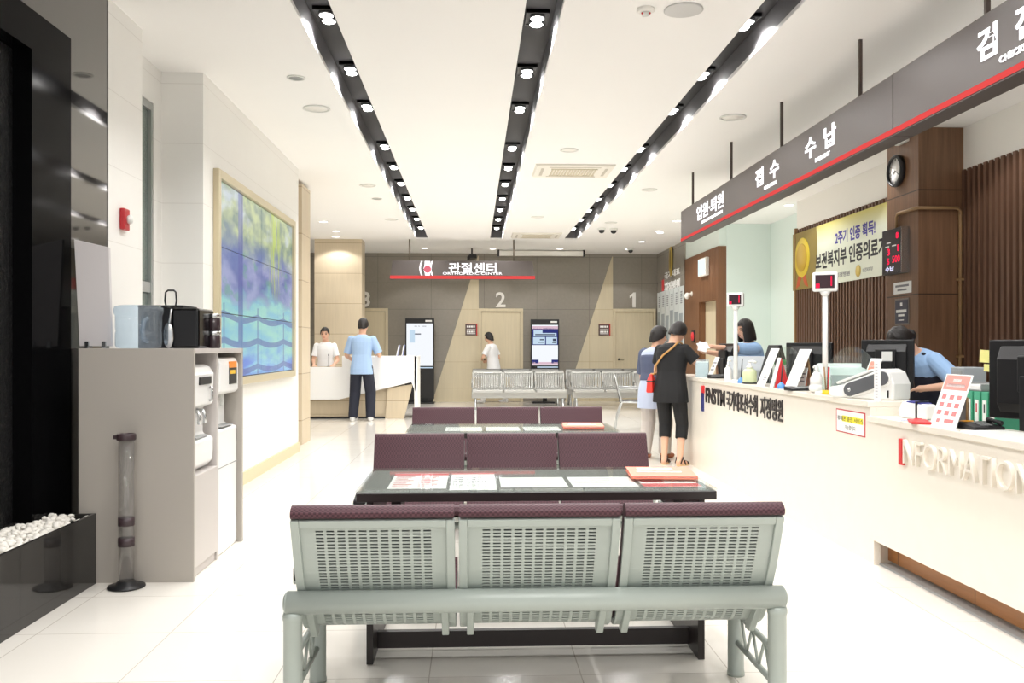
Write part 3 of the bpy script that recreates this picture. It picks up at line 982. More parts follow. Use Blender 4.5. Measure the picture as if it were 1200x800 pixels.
def painting():
    m, nt, b = nodes('garden_picture')
    g, s = world_xyz(nt)
    y, z = s.outputs[1], s.outputs[2]
    def nz(sx, sc, det=6, off=0.0):
        mp = nt.nodes.new('ShaderNodeMapping'); mp.inputs['Scale'].default_value = sx; mp.inputs['Location'].default_value = (off, off, off)
        nt.links.new(g.outputs['Position'], mp.inputs['Vector'])
        n = nt.nodes.new('ShaderNodeTexNoise'); n.inputs['Scale'].default_value = sc; n.inputs['Detail'].default_value = det
        nt.links.new(mp.outputs['Vector'], n.inputs['Vector']); return n.outputs['Fac']
    def step(v, a, bb):
        r = nt.nodes.new('ShaderNodeMapRange'); r.inputs['From Min'].default_value = a; r.inputs['From Max'].default_value = bb; r.clamp = True
        nt.links.new(v, r.inputs['Value']); return r.outputs['Result']
    n1 = nz((1, .5, 1), 6.5, 10); n2 = nz((1, .42, 1), 3.6, 10, 3.1); n3 = nz((1, .4, 2.2), 4.0, 6, 7.7)
    leaf = mixc(nt, step(n1, .38, .62), srgb(104, 130, 118), srgb(176, 190, 140))
    leaf = mixc(nt, M_(nt, 'MULTIPLY', step(n2, .54, .66), .7), leaf, srgb(196, 206, 222))
    viol = mixc(nt, step(n2, .40, .60), srgb(86, 108, 168), srgb(150, 160, 200))
    viol = mixc(nt, M_(nt, 'MULTIPLY', step(n1, .56, .66), .7), viol, srgb(92, 156, 140))
    turq = mixc(nt, step(n3, .38, .62), srgb(122, 186, 208), srgb(150, 208, 200))
    zz = M_(nt, 'ADD', M_(nt, 'ADD', z, 0.05), M_(nt, 'MULTIPLY', M_(nt, 'SUBTRACT', n2, .5), .75))
    col = mixc(nt, step(zz, 1.72, 1.86), turq, viol)
    col = mixc(nt, step(zz, 2.12, 2.42), col, leaf)
    low = mixc(nt, step(n3, .42, .6), srgb(96, 132, 214), srgb(130, 188, 226))
    col = mixc(nt, step(zz, 1.12, 1.32), low, col)
    # hanging willow
    wy = M_(nt, 'SUBTRACT', 1.0, step(M_(nt, 'ABSOLUTE', M_(nt, 'SUBTRACT', y, 9.72)), .10, .34))
    wl = M_(nt, 'MULTIPLY', M_(nt, 'MULTIPLY', wy, step(z, 1.78, 2.0)), step(nz((1, 9, 1.0), 2.0, 4, 1.3), .45, .55))
    col = mixc(nt, M_(nt, 'MULTIPLY', wl, .85), col, srgb(176, 196, 70))
    # trunk, fence rails and posts
    dark = srgb(72, 84, 158)
    tr = M_(nt, 'LESS_THAN', M_(nt, 'ABSOLUTE', M_(nt, 'SUBTRACT', y, 8.30)), .085)
    mask = M_(nt, 'MULTIPLY', tr, M_(nt, 'GREATER_THAN', z, .9))
    wave = M_(nt, 'MULTIPLY', M_(nt, 'ABSOLUTE', M_(nt, 'SINE', M_(nt, 'MULTIPLY', M_(nt, 'SUBTRACT', y, 7.75), PI / 1.2))), -.045)
    for z0 in (1.59, 1.36, 1.11):
        d = M_(nt, 'ABSOLUTE', M_(nt, 'SUBTRACT', z, M_(nt, 'ADD', wave, z0)))
        mask = M_(nt, 'MAXIMUM', mask, M_(nt, 'LESS_THAN', M_(nt, 'ADD', d, M_(nt, 'MULTIPLY', n3, .02)), .038))
    for y0 in (7.75, 8.95, 10.15):
        d = M_(nt, 'LESS_THAN', M_(nt, 'ABSOLUTE', M_(nt, 'SUBTRACT', y, y0)), .022)
        mask = M_(nt, 'MAXIMUM', mask, M_(nt, 'MULTIPLY', d, M_(nt, 'LESS_THAN', z, 1.68)))
    col = mixc(nt, M_(nt, 'MULTIPLY', mask, .68), col, dark)
    b.inputs['Base Color'].default_value = (.02, .02, .02, 1); b.inputs['Roughness'].default_value = .25
    nt.links.new(col, b.inputs['Emission Color']); b.inputs['Emission Strength'].default_value = .95
    return m


W['painting'] = painting()
cw = (2 * hw - .15) / 4; chh = (vh - .15) / 3
for i in range(4):
    for j in range(3):
        y0 = -hw + .075 + i * cw; z0 = .075 + j * chh
        m = MB(); m.box(.012, .02, y0 + .004, y0 + cw - .004, z0 + .004, z0 + chh - .004); m.build('screen', W['painting'], t)

# ---- reception desk at the back left
DY = 16.05
t = thing('reception_desk', 'faceted white reception desk on a recessed wood base at the back left', 'desk', (-2.0, DY, 0))
W['desk_white'] = mat('desk_white', srgb(244, 244, 243), 0.3)
# low left run, then the higher right run whose lower edge climbs to the right
m = MB()
m.prism([(-2.6, .35), (-.42, .35), (.88, .66), (.96, .46), (.98, 1.13), (-.36, 1.13), (-.36, .93), (-2.6, .93)], 0, .06, 'y'); m.build('front_panel', W['desk_white'], t, .004)
m = MB(); m.box(-2.6, -.36, .06, .55, .89, .93); m.box(-.36, .98, .06, .55, 1.09, 1.13); m.box(-2.6, .95, .55, .9, .70, .74); m.build('worktop', W['desk_white'], t, .004)
m = MB(); m.prism([(0, 1.13), (.9, 1.13), (.9, 0), (.55, 0), (.10, .05), (0, .46)], .93, .985, 'x'); m.build('end_panel', W['desk_white'], t, .004)
m = MB(); m.box(-2.5, .62, .16, .22, .06, .94); m.box(-2.5, .72, .12, .5, 0.03, .06); m.build('wood_base', W['beige_wood'], t, .003)
m = MB(); m.prism([(.40, .0), (.74, .0), (.90, .62), (.45, .55)], .08, .16, 'y'); m.build('wood_base', W['beige_wood'], t, .003)
m = MB(); m.box(-2.5, .74, .10, .20, 0, .03); m.build('plinth', W['black'], t)
for i, (u, tilt, c, l) in enumerate(((465, 12, srgb(150, 155, 190), 'blue-grey booklet leaning at the right end of the white desk, left of its pair'), (471, 10, srgb(120, 130, 175), 'darker blue booklet leaning at the right end of the white desk, right of its pair'))):
    p = at_y(u, 416, DY + .2)
    t = thing('booklet', l, 'booklet', (p.x, DY + .2, 1.13), 0, 'booklets on the white desk')
    m = MB(); m.obox((.03, 0, .10), (.02, .15, .2), (0, R(tilt), 0)); m.build('cover', mat('booklet_cover_%d' % i, c, .5), t, .002)
    m = MB(); m.obox((.022, -.003, .10), (.012, .152, .19), (0, R(tilt), 0)); m.build('pages', W['paper'], t)
p = at_y(385, 430, DY + .3)
t = thing('desk_microphone', 'thin black gooseneck microphone on the white desk before the seated nurse', 'microphone', (p.x, DY + .3, .93))
m = MB(); m.lathe([(.03, 0), (.03, .012), (.008, .016)], n=16); m.build('foot', W['black'], t)
m = MB(); m.tube([(0, 0, .012), (0, 0, .14), (.002, -.01, .2)], .0045, 6); m.tube([(.002, -.01, .2), (.003, -.015, .235)], .008, 8); m.build('gooseneck', W['black'], t)

# ---- information screens near the back wall
def screen_lines(m, w, z0, z1, bands):
    for a, b, x0, x1 in bands:
        m.box(-w / 2 + x0 * w, -w / 2 + x1 * w, -.046, -.045, z0 + a * (z1 - z0), z0 + b * (z1 - z0))
W['screen_white'] = glow('screen_white', (.93, .96, 1, 1), 1.0)
W['screen_blue'] = glow('screen_blue', srgb(120, 150, 205), 1.0)
W['screen_navy'] = glow('screen_navy', srgb(52, 58, 120), 1.0)
W['screen_pink'] = glow('screen_pink', srgb(222, 190, 205), 1.0)
W['screen_pale'] = glow('screen_pale', srgb(200, 222, 240), 1.0)
W['screen_text'] = glow('screen_text', srgb(70, 75, 95), 1.0)
def kiosk(label, x, y, h, z0):
    t = thing('information_kiosk', label, 'screen', (x, y, 0), 0, 'black upright information screens')
    w = .66
    if z0 == 0:
        m = MB(); m.box(-w / 2, w / 2, -.03, .06, .10, h); m.box(-w / 2 + .03, w / 2 - .03, -.02, .05, .03, .10); m.build('cabinet', W['black'], t, .008)
        m = MB(); m.box(-w / 2 - .01, w / 2 + .01, -.18, .18, 0, .03); m.build('base_plate', W['black'], t, .006)
    else:
        m = MB(); m.box(-w / 2, w / 2, -.03, .06, .72, h); m.build('cabinet', W['black'], t, .008)
        m = MB(); m.box(-.05, .05, 0, .05, .03, .72); m.build('stand_post', W['black'], t, .004)
        m = MB(); m.box(-.3, .3, -.2, .2, 0, .03); m.build('base_plate', W['black'], t, .006)
    zz0, zz1 = (.86, 1.83) if z0 == 0 else (.87, 1.80)
    m = MB(); m.box(-w / 2 + .03, w / 2 - .03, -.04, -.03, zz0, zz1); m.build('screen', W['screen_white'], t)
    m = MB(); m.box(.13, .28, -.034, -.03, h - .08, h - .04); m.build('brand_label', W['paper'], t)
    m = MB(); m.box(-.18, .3, -.034, -.03, zz0 - .055, zz0 - .03); m.build('caption_strip', W['screen_pale'], t)
    return t, w - .06, zz0, zz1
t, w, a, b = kiosk('black floor-standing kiosk with white lit screen, between door 3 and the wood wedge', -1.235, 20.45, 1.95, 0)
m = MB(); screen_lines(m, w, a, b, [(.93, .94, .3, .4), (.93, .94, .45, .5), (.93, .94, .6, .75), (.74, .765, .3, .55)]); m.build('screen_text', W['screen_text'], t)
m = MB(); screen_lines(m, w, a, b, [(.55, .85, .12, .32)]); m.build('screen_picture', W['screen_pale'], t)
t, w, a, b = kiosk('black upright screen with navy and white notices, right of door 2', 1.645, 20.45, 1.93, 1)
for q in [(.50, .93, 0, 1), (.05, .14, 0, .25), (.05, .14, .75, 1)]:
    m = MB(); screen_lines(m, w, a, b, [q]); m.build('screen_panel', W['screen_navy'], t)
m = MB()
for q in [(.72, .80, .06, .94), (.80, .87, .06, .4), (.52, .70, .04, .5), (.52, .70, .54, .96)]:
    m = MB(); m.box(-w / 2 + q[2] * w, -w / 2 + q[3] * w, -.049, -.047, a + q[0] * (b - a), a + q[1] * (b - a)); m.build('screen_panel', W['screen_pale'], t)
for q in [(.90, .97, 0, 1), (0.02, .08, 0, 1)]:
    m = MB(); screen_lines(m, w, a, b, [q]); m.build('screen_panel', W['screen_pink'], t)
m = MB()
for q in [(.745, .775, .12, .88), (.62, .65, .3, .46), (.56, .58, .22, .46), (.60, .66, .80, .92), (.55, .57, .78, .92)]:
    m.box(-w / 2 + q[2] * w, -w / 2 + q[3] * w, -.051, -.0495, a + q[0] * (b - a), a + q[1] * (b - a))
m.build('screen_text', W['screen_text'], t)

# ---- plaques by the doors
for x, l in ((-.06, 'small brown plaque with red edge beside door 2'), (3.10, 'small brown plaque with red edge beside door 1')):
    t = thing('door_plaque', l, 'sign', (x, BACK - .02, 1.70), 0, 'brown plaques by the numbered doors')
    m = MB(); m.box(-.135, .135, -.02, 0, -.13, .13); m.build('plate', mat('plaque_brown', srgb(98, 80, 76), .4), t, .003)
    m = MB(); m.box(.125, .145, -.022, -.002, -.14, .14); m.box(-.135, .125, -.022, -.002, .13, .14); m.build('edge', W['red'], t)
    m = MB()
    for z in (.07, -.05):
        for k in range(4): m.box(-.10 + k * .05, -.06 + k * .05, -.022, -.02, z - .02, z + .025)
    m.box(-.1, .1, -.022, -.02, .005, .015); m.box(-.1, .1, -.022, -.02, -.10, -.085)
    m.build('lettering', W['paper'], t)
# ================================================================ CEILING FITTINGS AND SIGNS
ORD = ['first', 'second', 'third', 'fourth', 'fifth', 'sixth', 'seventh', 'eighth', 'ninth', 'tenth']
FY = [6.40, 7.62, 8.78, 10.5, 11.68, 12.85, 14.1, 15.25, 16.4, 17.6]
t0 = thing('twin_downlight', 'x', 'ceiling lamp', (0, 0, 3.64), 0, 'twin lamps in the black ceiling channels')
m = MB()
for x in (-.085, .073): m.box(x, x + .012, -.125, .125, .022, .05)
for y in (-.125, .113): m.box(-.073, .073, y, y + .012, .022, .05)
m.box(-.085, .085, -.125, .125, .03, .05)
m.build('housing', W['black'], t0, .002)
for y in (-.058, .058):
    m = MB(); m.lathe([(.056, .006), (.057, .012), (.054, .03), (.049, .03), (.049, .006)], (0, y, 0), 20); lr = m.build('lamp_ring', W['chrome'], t0)
    m = MB(); m.lathe([(.0, -.010), (.025, -.007), (.042, .0), (.049, .008), (.049, .016), (.0, .016)], (0, y, 0), 20); m.build('lamp_lens', W['lamp'], lr)


def spot(x, y, z, power, ang, blend=.25, col=(1, .99, .98), size=.05):
    l = bpy.data.lights.new('lamp_light', 'SPOT'); l.energy = power; l.spot_size = R(ang); l.spot_blend = blend
    l.color = col; l.shadow_soft_size = size
    o = bpy.data.objects.new('lamp_light', l); COL.objects.link(o); o.location = (x, y, z)
    return o


P_CH, P_DOWN = 64, 42
first = True
for (a, b), nm in zip(CH, ('left', 'middle', 'right')):
    xm = (a + b) / 2
    for i, y in enumerate(FY):
        lab = 'square twin lamp in the %s black ceiling channel, %s from the camera' % (nm, ORD[i])
        if first:
            t0.location = (xm, y, 3.64); t0['label'] = lab; first = False
        else:
            dup(t0, (xm, y, 3.64), None, lab)
        spot(xm, y, 3.622, P_CH, 150)
    for y in (5.2, 4.05, 2.4, 1.25, .1):            # the same lamps go on behind the camera
        spot(xm, y, 3.622, P_CH, 150)

# round downlights, lit
W['downlight'] = glow('downlight_lens', (1, .98, .95, 1), 6.0)
DL = [(379, 259.5, 'left of the wood column'), (394, 270.7, 'close before the wood column'), (497.6, 290.6, 'left of the hanging clinic sign'), (577.5, 291.4, 'above the hanging clinic sign'),
      (656, 291.4, 'beyond the right end of the hanging clinic sign'), (752, 283, 'near the stone corner, nearer the twin dome cameras'), (772.5, 270.7, 'midway between the dome cameras and the long counter sign'), (793, 258.7, 'beside the far end of the long counter sign'), (735.7, 291.8, 'beside the black camera near door 1')]
t1_ = None
for u, v, l in DL:
    p = at_z(u, v, CEIL)
    lab = 'added round fill downlight ' + l
    if t1_ is None:
        t1_ = thing('round_downlight', lab, 'ceiling lamp', p, 0, 'small round downlights at the back')
        m = MB(); m.lathe([(.085, 0), (.088, -.006), (.075, -.008), (.072, 0)], n=24); m.build('ring', W['white'], t1_)
        m = MB(); m.lathe([(.0, -.003), (.072, -.003), (.072, 0), (.0, 0)], n=24); m.build('lens', W['downlight'], t1_)
    else:
        dup(t1_, p, None, lab)
    spot(p.x, p.y, CEIL - .02, P_DOWN, 120)
p = at_z(397, 268, CEIL)
for x, y, z, l in ((3.95, 4.6, 3.3, 'in the lowered ceiling over the counter, nearest one'), (3.95, 6.6, 3.3, 'in the lowered ceiling over the counter, second one'), (3.8, 8.8, 3.3, 'in the lowered ceiling over the counter, third one'),
                   (3.8, 11.0, 3.3, 'in the lowered ceiling over the counter, farthest one'), (4.9, 13.6, CEIL, 'in the side corridor ceiling'), (-4.0, 14.5, CEIL, 'over the left end of the white desk'), (-2.76, 17.9, CEIL, 'washing the front of the wood column'), (3.6, 17.0, CEIL, 'before the stone wall directory')):  # added lamps to brighten the counter, corridor, desk, column and directory
    dup(t1_, (x, y, z), None, 'added round fill downlight ' + l)
    spot(x, y, z - .02, P_DOWN, 130)

# unlit round covers
RC = [(347, 90.7, .075, 'small round ceiling vent, left, nearest the display wall top'), (371, 127, .125, 'round white ceiling ring left of the first channel, behind the small vent'), (431, 217, .11, 'round ceiling cover left of the first channel, ahead of the wood pier'),
      (441.7, 232.5, .075, 'small round ceiling vent beside the far part of the left channel'), (459, 257, .11, 'flat round ceiling cover beside the far end of the left channel'), (667, 175.5, .10, 'pale round ceiling cover just before the nearer air conditioner'),
      (630, 254, .11, 'pale round ceiling cover just before the farther air conditioner'), (858.7, 137, .125, 'round ceiling ring beside the long counter sign'), (761, 222, .11, 'round ceiling cover right of the right channel'), (716, 260.6, .11, 'flat round cover close to the twin dome cameras')]
for i, (u, v, r, l) in enumerate(RC):
    p = at_z(u, v, CEIL)
    t = thing('ceiling_vent', l, 'ceiling vent', p, 0, 'round covers in the white ceiling')
    m = MB(); m.lathe([(r, 0), (r * 1.02, -.008), (r * .84, -.012), (r * .82, 0)], n=32); m.build('ring', W['offwhite'], t)
    m = MB(); m.lathe([(.0, -.004), (r * .82, -.004), (r * .82, 0), (.0, 0)], n=32); m.build('cover', W['grey'] if r < .08 else W['white'], t)
p = at_z(801, 11, CEIL)
t = thing('ceiling_speaker', 'round light grey speaker grille in the ceiling, beside the smoke detector', 'speaker', p)
m = MB(); m.lathe([(.125, 0), (.128, -.008), (.115, -.012), (.0, -.012)], n=36); m.build('grille', mat('speaker_grey', srgb(205, 205, 203), .6), t)
p = at_z(756.7, 10, CEIL)
t = thing('smoke_detector', 'white smoke detector on the ceiling beside the round speaker grille', 'smoke detector', p)
m = MB(); m.lathe([(.055, 0), (.058, -.018), (.045, -.026), (.0, -.026)], n=28); m.build('base', W['white'], t)
m = MB(); m.lathe([(.03, -.026), (.026, -.045), (.0, -.05)], n=20); m.build('sensor', W['offwhite'], t)
m = MB()
for k in range(3): m.ell((.028 * math.cos(k * 2.1 + 3.6), .028 * math.sin(k * 2.1 + 3.6), -.036), .007)
m.build('indicator', W['red'], t)
for i, (u, v, l) in enumerate(((705, 267, 'left one of the dark dome cameras on the ceiling'), (719, 267.5, 'right one of the pair of dark dome cameras'), (739, 291, 'black bullet camera on the ceiling before the stone corner'))):
    p = at_z(u, v, CEIL)
    t = thing('dome_camera', l, 'security camera', p, 0, 'ceiling cameras near the right channel')
    m = MB(); m.lathe([(.075, 0), (.075, -.03), (.06, -.04), (.0, -.04)], n=24); m.build('base', W['offwhite'], t)
    m = MB(); m.ell((0, 0, -.05), (.055, .055, .05), None, 18, 10); m.build('dome', W['black'], t)


def cassette(label, u0, v0, u1, v1):
    a = at_z(u0, v1, CEIL); b = at_z(u1, v0, CEIL)
    cx, cy = (a.x + b.x) / 2, (a.y + b.y) / 2
    w = .98; d = max(.7, b.y - a.y)
    t = thing('air_conditioner', label, 'air conditioner', (cx, cy, CEIL), 0, 'ceiling air conditioners')
    m = MB(); m.prism([(-w / 2, 0), (w / 2, 0), (w / 2 - .02, -.03), (-w / 2 + .02, -.03)], -d / 2, d / 2, 'y'); m.build('panel', mat('aircon_white', srgb(236, 232, 222), .5), t, .006)
    m = MB()
    for sx in (-1, 1): m.box(sx * w * .40 - .018, sx * w * .40 + .018, -d * .32, d * .32, -.0325, -.0302)
    for sy in (-1, 1): m.box(-w * .32, w * .32, sy * d * .41 - .02, sy * d * .41 + .02, -.0325, -.0302)
    m.build('outlet_slot', mat('aircon_slot', srgb(196, 190, 176), .6), t)
    m = MB()
    n = 16
    for k in range(n):
        x = -w * .27 + k * w * .54 / (n - 1)
        m.box(x - .009, x + .009, -d * .28, d * .28, -.040, -.0302)
    for y in (-.28, .28): m.box(-w * .29, w * .29, d * y - .012, d * y + .012, -.040, -.0302)
    m.build('intake_grille', mat('aircon_grille', srgb(214, 205, 182), .5), t)
    return t
cassette('square ceiling air conditioner between the middle and right channels, the nearer one', 627, 189, 720, 208)
cassette('square ceiling air conditioner near the ends of the channels, the farther one', 602, 271, 657, 279)

# ---- roller screen housing under the ceiling at the back
p = at_y(584, 299, 20.2); q = at_y(684, 299, 20.2)
t = thing('projection_screen', 'long white roller screen housing on the ceiling above the clinic sign', 'projection screen', ((p.x + q.x) / 2, 20.2, CEIL))
hw_ = (q.x - p.x) / 2
m = MB(); m.box(-hw_, hw_, -.06, .06, -.13, -.02); m.build('housing', W['white'], t, .02)
for sx in (-1, 1):
    m = MB(); m.box(sx * hw_ - .02, sx * hw_ + .02, -.07, .07, -.15, 0); m.build('end_bracket', W['black'], t, .004)
p = at_z(553, 291, CEIL)
t = thing('projector', 'small black device hung on a bracket above the hanging clinic sign', 'projector', (p.x, p.y, CEIL))
m = MB(); m.cyl((0, 0, 0), (0, 0, -.16), .018); m.obox((0, 0, -.20), (.16, .2, .09), (R(-12), 0, R(20))); m.build('body', W['black'], t, .006)

# ---- hanging clinic sign
SY = 18.2
a = at_y(457, 305, SY); b = at_y(627, 327, SY)
z1, z0 = a.z, b.z
t = thing('hanging_sign', 'grey clinic sign with white Korean letters and red line, hung before the back wall', 'sign', ((a.x + b.x) / 2, SY, z0))
w = b.x - a.x; h = z1 - z0
m = MB(); m.prism([(-w / 2, 0), (w / 2, 0), (w / 2 - .05, h), (-w / 2 + .05, h)], 0, .14, 'y'); m.build('board', W['sign_grey'], t, .004)
m = MB(); m.box(-w / 2, w / 2, -.006, 0, .0, .065); m.build('red_strip', W['red_line'], t)
text('lettering', '관절센터', W['sign_glow'], t, (.20, -.001, h * .62), FACE_MY, .98, .20, .006, .018)
text('lettering', 'ORTHOPEDIC CENTER', W['sign_glow'], t, (.20, -.001, h * .30), FACE_MY, 1.22, .05, .006, .01)
m = MB()                                            # knee joint emblem
kx = -.72
def blob(pts): m.prism(pts, -.008, 0, 'y')
def smooth_band(xc, wtop, wmid, z0_, z1_, side):
    P = []
    for i in range(9):
        s_ = i / 8; z = z0_ + (z1_ - z0_) * s_
        x = xc + side * .035 * math.cos((s_ - .5) * PI)
        P.append((x - wtop / 2, z))
    return P + [(x + wtop, z) for x, z in P[::-1]]
blob(smooth_band(kx - .115, .03, 0, .07, h - .01, -1)); blob(smooth_band(kx + .10, .03, 0, .07, h - .01, -1))
blob([(kx - .055, h - .01), (kx + .055, h - .01), (kx + .06, h * .70), (kx + .085, h * .56), (kx - .085, h * .56), (kx - .06, h * .70)])
blob([(kx - .05, .07), (kx + .05, .07), (kx + .055, h * .32), (kx + .08, h * .48), (kx - .08, h * .48), (kx - .055, h * .32)])
m.build('emblem', W['sign_glow'], t)
m = MB(); m.lathe([(.0, 0), (.075, 0), (.075, .006), (.0, .006)], (kx, -.009, h * .52), 24, Matrix.Rotation(PI / 2, 3, 'X')); m.build('emblem_dot', glow('emblem_pink', srgb(236, 120, 135), 1), t)
for u in (480, 602):
    p = at_y(u, 300, SY + .07)
    m = MB(); m.cyl((p.x - (a.x + b.x) / 2, .07, h), (p.x - (a.x + b.x) / 2, .07, CEIL - z0), .016, n=10); m.build('rod', mat('rod_bronze', srgb(120, 110, 98), .4, .6), t)

# ---- long counter sign
SX = 2.70
z0, z1 = at_x(800, 283, SX).z, at_x(798, 248, SX).z
ye = at_x(798, 265, SX).y
LEN0 = 2.4
t = thing('counter_sign', 'very long dark grey sign beam with lit Korean words hung over the counter', 'sign', (SX, ye, z0))
h = z1 - z0
ys = at_x(1046, 120, SX).y - ye
m = MB(); m.box(0, .14, ys + .003, 0, 0, h); m.box(0, .14, LEN0 - ye, ys - .003, 0, h); m.box(.005, .13, LEN0 - ye, 0, .003, h - .003)
m.build('board', W['sign_grey'], t, .003)
m = MB(); m.box(-.005, 0, LEN0 - ye, 0, .012, .045); m.build('red_strip', W['red_line'], t)
def word(u0, u1, s_, zf, hh, bold):
    y0 = at_x(u0, 200, SX).y - ye; y1 = at_x(u1, 200, SX).y - ye
    text('lettering', s_, W['sign_glow'], t, (-.001, (y0 + y1) / 2, h * zf), FACE_MX, abs(y1 - y0), hh, .006, bold)
word(817, 848, '입원·퇴원', .60, .17, .015)
word(822, 847, 'ADMISSION·DISCHARGE', .28, .032, .03)
word(886, 913, '접  수', .60, .17, .022)
word(896, 910, 'RECEPTION', .28, .032, .03)
word(944, 980, '수  납', .60, .17, .022)
word(956, 973, 'PAYMENT', .28, .032, .03)
word(1146, 1218, '검  진', .60, .17, .022)
word(1172, 1212, 'CHECKUP', .28, .035, .03)
for u in (812, 857, 916, 1008, 1157):
    y = at_x(u, 200, SX + .07).y - ye
    m = MB(); m.box(.058, .082, y - .012, y + .012, h, CEIL - z0); m.build('rod', mat('rod_brown', srgb(78, 66, 60), .4), t)
# ================================================================ RIGHT WALL FITTINGS
# directory strips, emblem and lettering on the stone wall
W['strip_white'] = mat('strip_white', srgb(214, 220, 218), 0.4)
W['strip_tone'] = mat('strip_picture', srgb(150, 160, 165), 0.5)
y0, y1 = at_x(771, 400, XR).y, at_x(802, 400, XR).y
for i in range(6):
    ya = y0 + (y1 - y0) * (i + .06) / 6; yb = y0 + (y1 - y0) * (i + .92) / 6
    yc = (ya + yb) / 2; hw_ = abs(yb - ya) / 2
    t = thing('directory_strip', 'tall white directory strip on the stone wall, %s counting from the corner by door 1' % ORD[i], 'sign', (XR, yc, 1.15), 0, 'directory strips on the stone wall')
    m = MB(); m.box(-.02, 0, -hw_, hw_, 0, 1.42); m.build('panel', W['strip_white'], t, .003)
    m = MB(); m.box(-.024, -.02, -hw_ * .8, hw_ * .8, .08, .95 - .05 * (i % 3)); m.build('picture', W['strip_tone'], t)
    m = MB()
    for k in range(6): m.box(-.023, -.02, -hw_ * .1 - hw_ * .5, hw_ * .2, 1.06 + k * .045, 1.085 + k * .045)
    m.build('lettering', W['ink_grey'], t)
p = at_x(787, 305, XR)
t = thing('wall_emblem', 'tall dull gold emblem high on the stone wall', 'emblem', (XR, p.y, p.z))
m = MB(); m.ell((-.02, 0, 0), (.02, .17, .36), None, 24, 14); m.build('shield', W['gold'], t)
m = MB(); m.ell((-.035, 0, .02), (.015, .09, .22), None, 20, 12); m.build('relief', mat('gold_dark', srgb(140, 118, 52), .4, .4), t)
p = at_x(783, 331, XR)
t = thing('wall_lettering', 'white two-line hospital lettering with red mark on the stone wall', 'sign', (XR, p.y, p.z))
a = at_x(779, 330, XR).y; b = at_x(797, 330, XR).y
text('lettering', '지정병원', W['paper'], t, (-.001, (a + b) / 2 - p.y, -.10), FACE_MX, abs(b - a), .22, .01, .04)
text('lettering', '국가대표', W['paper'], t, (-.001, (a + b) / 2 - p.y, .17), FACE_MX, abs(b - a), .15, .01, .02)
yr = at_x(777, 331, XR).y - p.y
m = MB(); m.box(-.01, 0, yr - .10, yr + .10, -.16, .10); m.build('red_mark', W['red'], t, .004)

p = at_x(826.5, 313, XR)
t = thing('light_box', 'small white lit box on the brown slatted wall', 'wall light', (XR, p.y, p.z))
m = MB(); m.box(-.07, 0, -.28, .28, -.17, .17); m.build('housing', W['white'], t, .008)
m = MB(); m.box(-.075, -.07, -.25, .25, -.145, .145); m.build('diffuser', glow('box_light', (.85, 1, .97, 1), 1.1), t)
p = at_x(811, 346, XR)
t = thing('wall_camera', 'white camera on the brown slatted wall above the women', 'security camera', (XR, p.y, p.z))
m = MB(); m.cyl((0, 0, .03), (-.09, 0, .03), .02); m.lathe([(.05, 0), (.05, .015)], (0, 0, .03), 20, Matrix.Rotation(-PI / 2, 3, 'Y')); m.build('mount', W['white'], t)
m = MB(); m.ell((-.10, 0, -.01), (.055, .06, .065), None, 18, 12); m.build('housing', W['white'], t)
p = at_x(813, 394, XR)
t = thing('alarm_bell', 'round red alarm fitting low on the brown slatted wall behind the women', 'fire alarm', (XR, p.y, p.z))
m = MB(); m.lathe([(.0, 0), (.09, 0), (.085, .04), (.0, .06)], (0, 0, 0), 24, Matrix.Rotation(-PI / 2, 3, 'Y')); m.build('cover', W['red'], t)
m = MB(); m.box(-.02, 0, -.12, .12, -.12, .12); m.build('back_plate', W['black'], t, .006)

# banner on the slats
ya = at_x(930, 300, XS).y; yb = 8.62
z1, z0 = 2.855, 2.075
t = thing('banner', 'cream and gold certification banner with Korean text on the walnut slats', 'banner', (XS, (ya + yb) / 2, z0))
hw_ = (ya - yb) / 2; h = z1 - z0
def banner_mat():
    m, nt, b = nodes('banner_print')
    g, s = world_xyz(nt)
    r = nt.nodes.new('ShaderNodeMapRange'); r.inputs['From Min'].default_value = z1 - .24; r.inputs['From Max'].default_value = z1
    nt.links.new(s.outputs[2], r.inputs['Value'])
    yy = nt.nodes.new('ShaderNodeMapRange'); yy.inputs['From Min'].default_value = ya; yy.inputs['From Max'].default_value = yb
    nt.links.new(s.outputs[1], yy.inputs['Value'])
    col = mixc(nt, r.outputs['Result'], srgb(222, 226, 208), srgb(204, 194, 104))
    curve = M_(nt, 'ADD', .205, M_(nt, 'MULTIPLY', M_(nt, 'SINE', M_(nt, 'MULTIPLY', M_(nt, 'SUBTRACT', s.outputs[2], z0), 3.0)), .045))
    col = mixc(nt, M_(nt, 'LESS_THAN', yy.outputs['Result'], curve), col, srgb(140, 122, 60))
    nt.links.new(col, b.inputs['Base Color']); b.inputs['Roughness'].default_value = .5
    return m
m = MB(); m.box(-.012, 0, -hw_, hw_, 0, h); m.build('sheet', banner_mat(), t)
def bt(u0, u1, s_, z, hh, mt, bold=0.02):
    y0 = at_x(u0, 280, XS).y - t.location.y; y1 = at_x(u1, 280, XS).y - t.location.y
    text('lettering', s_, mt, t, (-.012, (y0 + y1) / 2, z), FACE_MX, abs(y1 - y0), hh, .002, bold)
bt(980, 1027, '2주기 인증 획득!', .553, .165, mat('ink_violet', srgb(62, 52, 150), .5), .03)
bt(957, 1050, '보건복지부 인증의료기관', .318, .215, W['ink'], .03)
bt(981, 997, '지정병원', .095, .06, W['ink_grey'], .02)
bt(1012, 1024, '보건복지부', .095, .05, W['ink_grey'], .0)
y_ = at_x(941, 300, XS).y - t.location.y
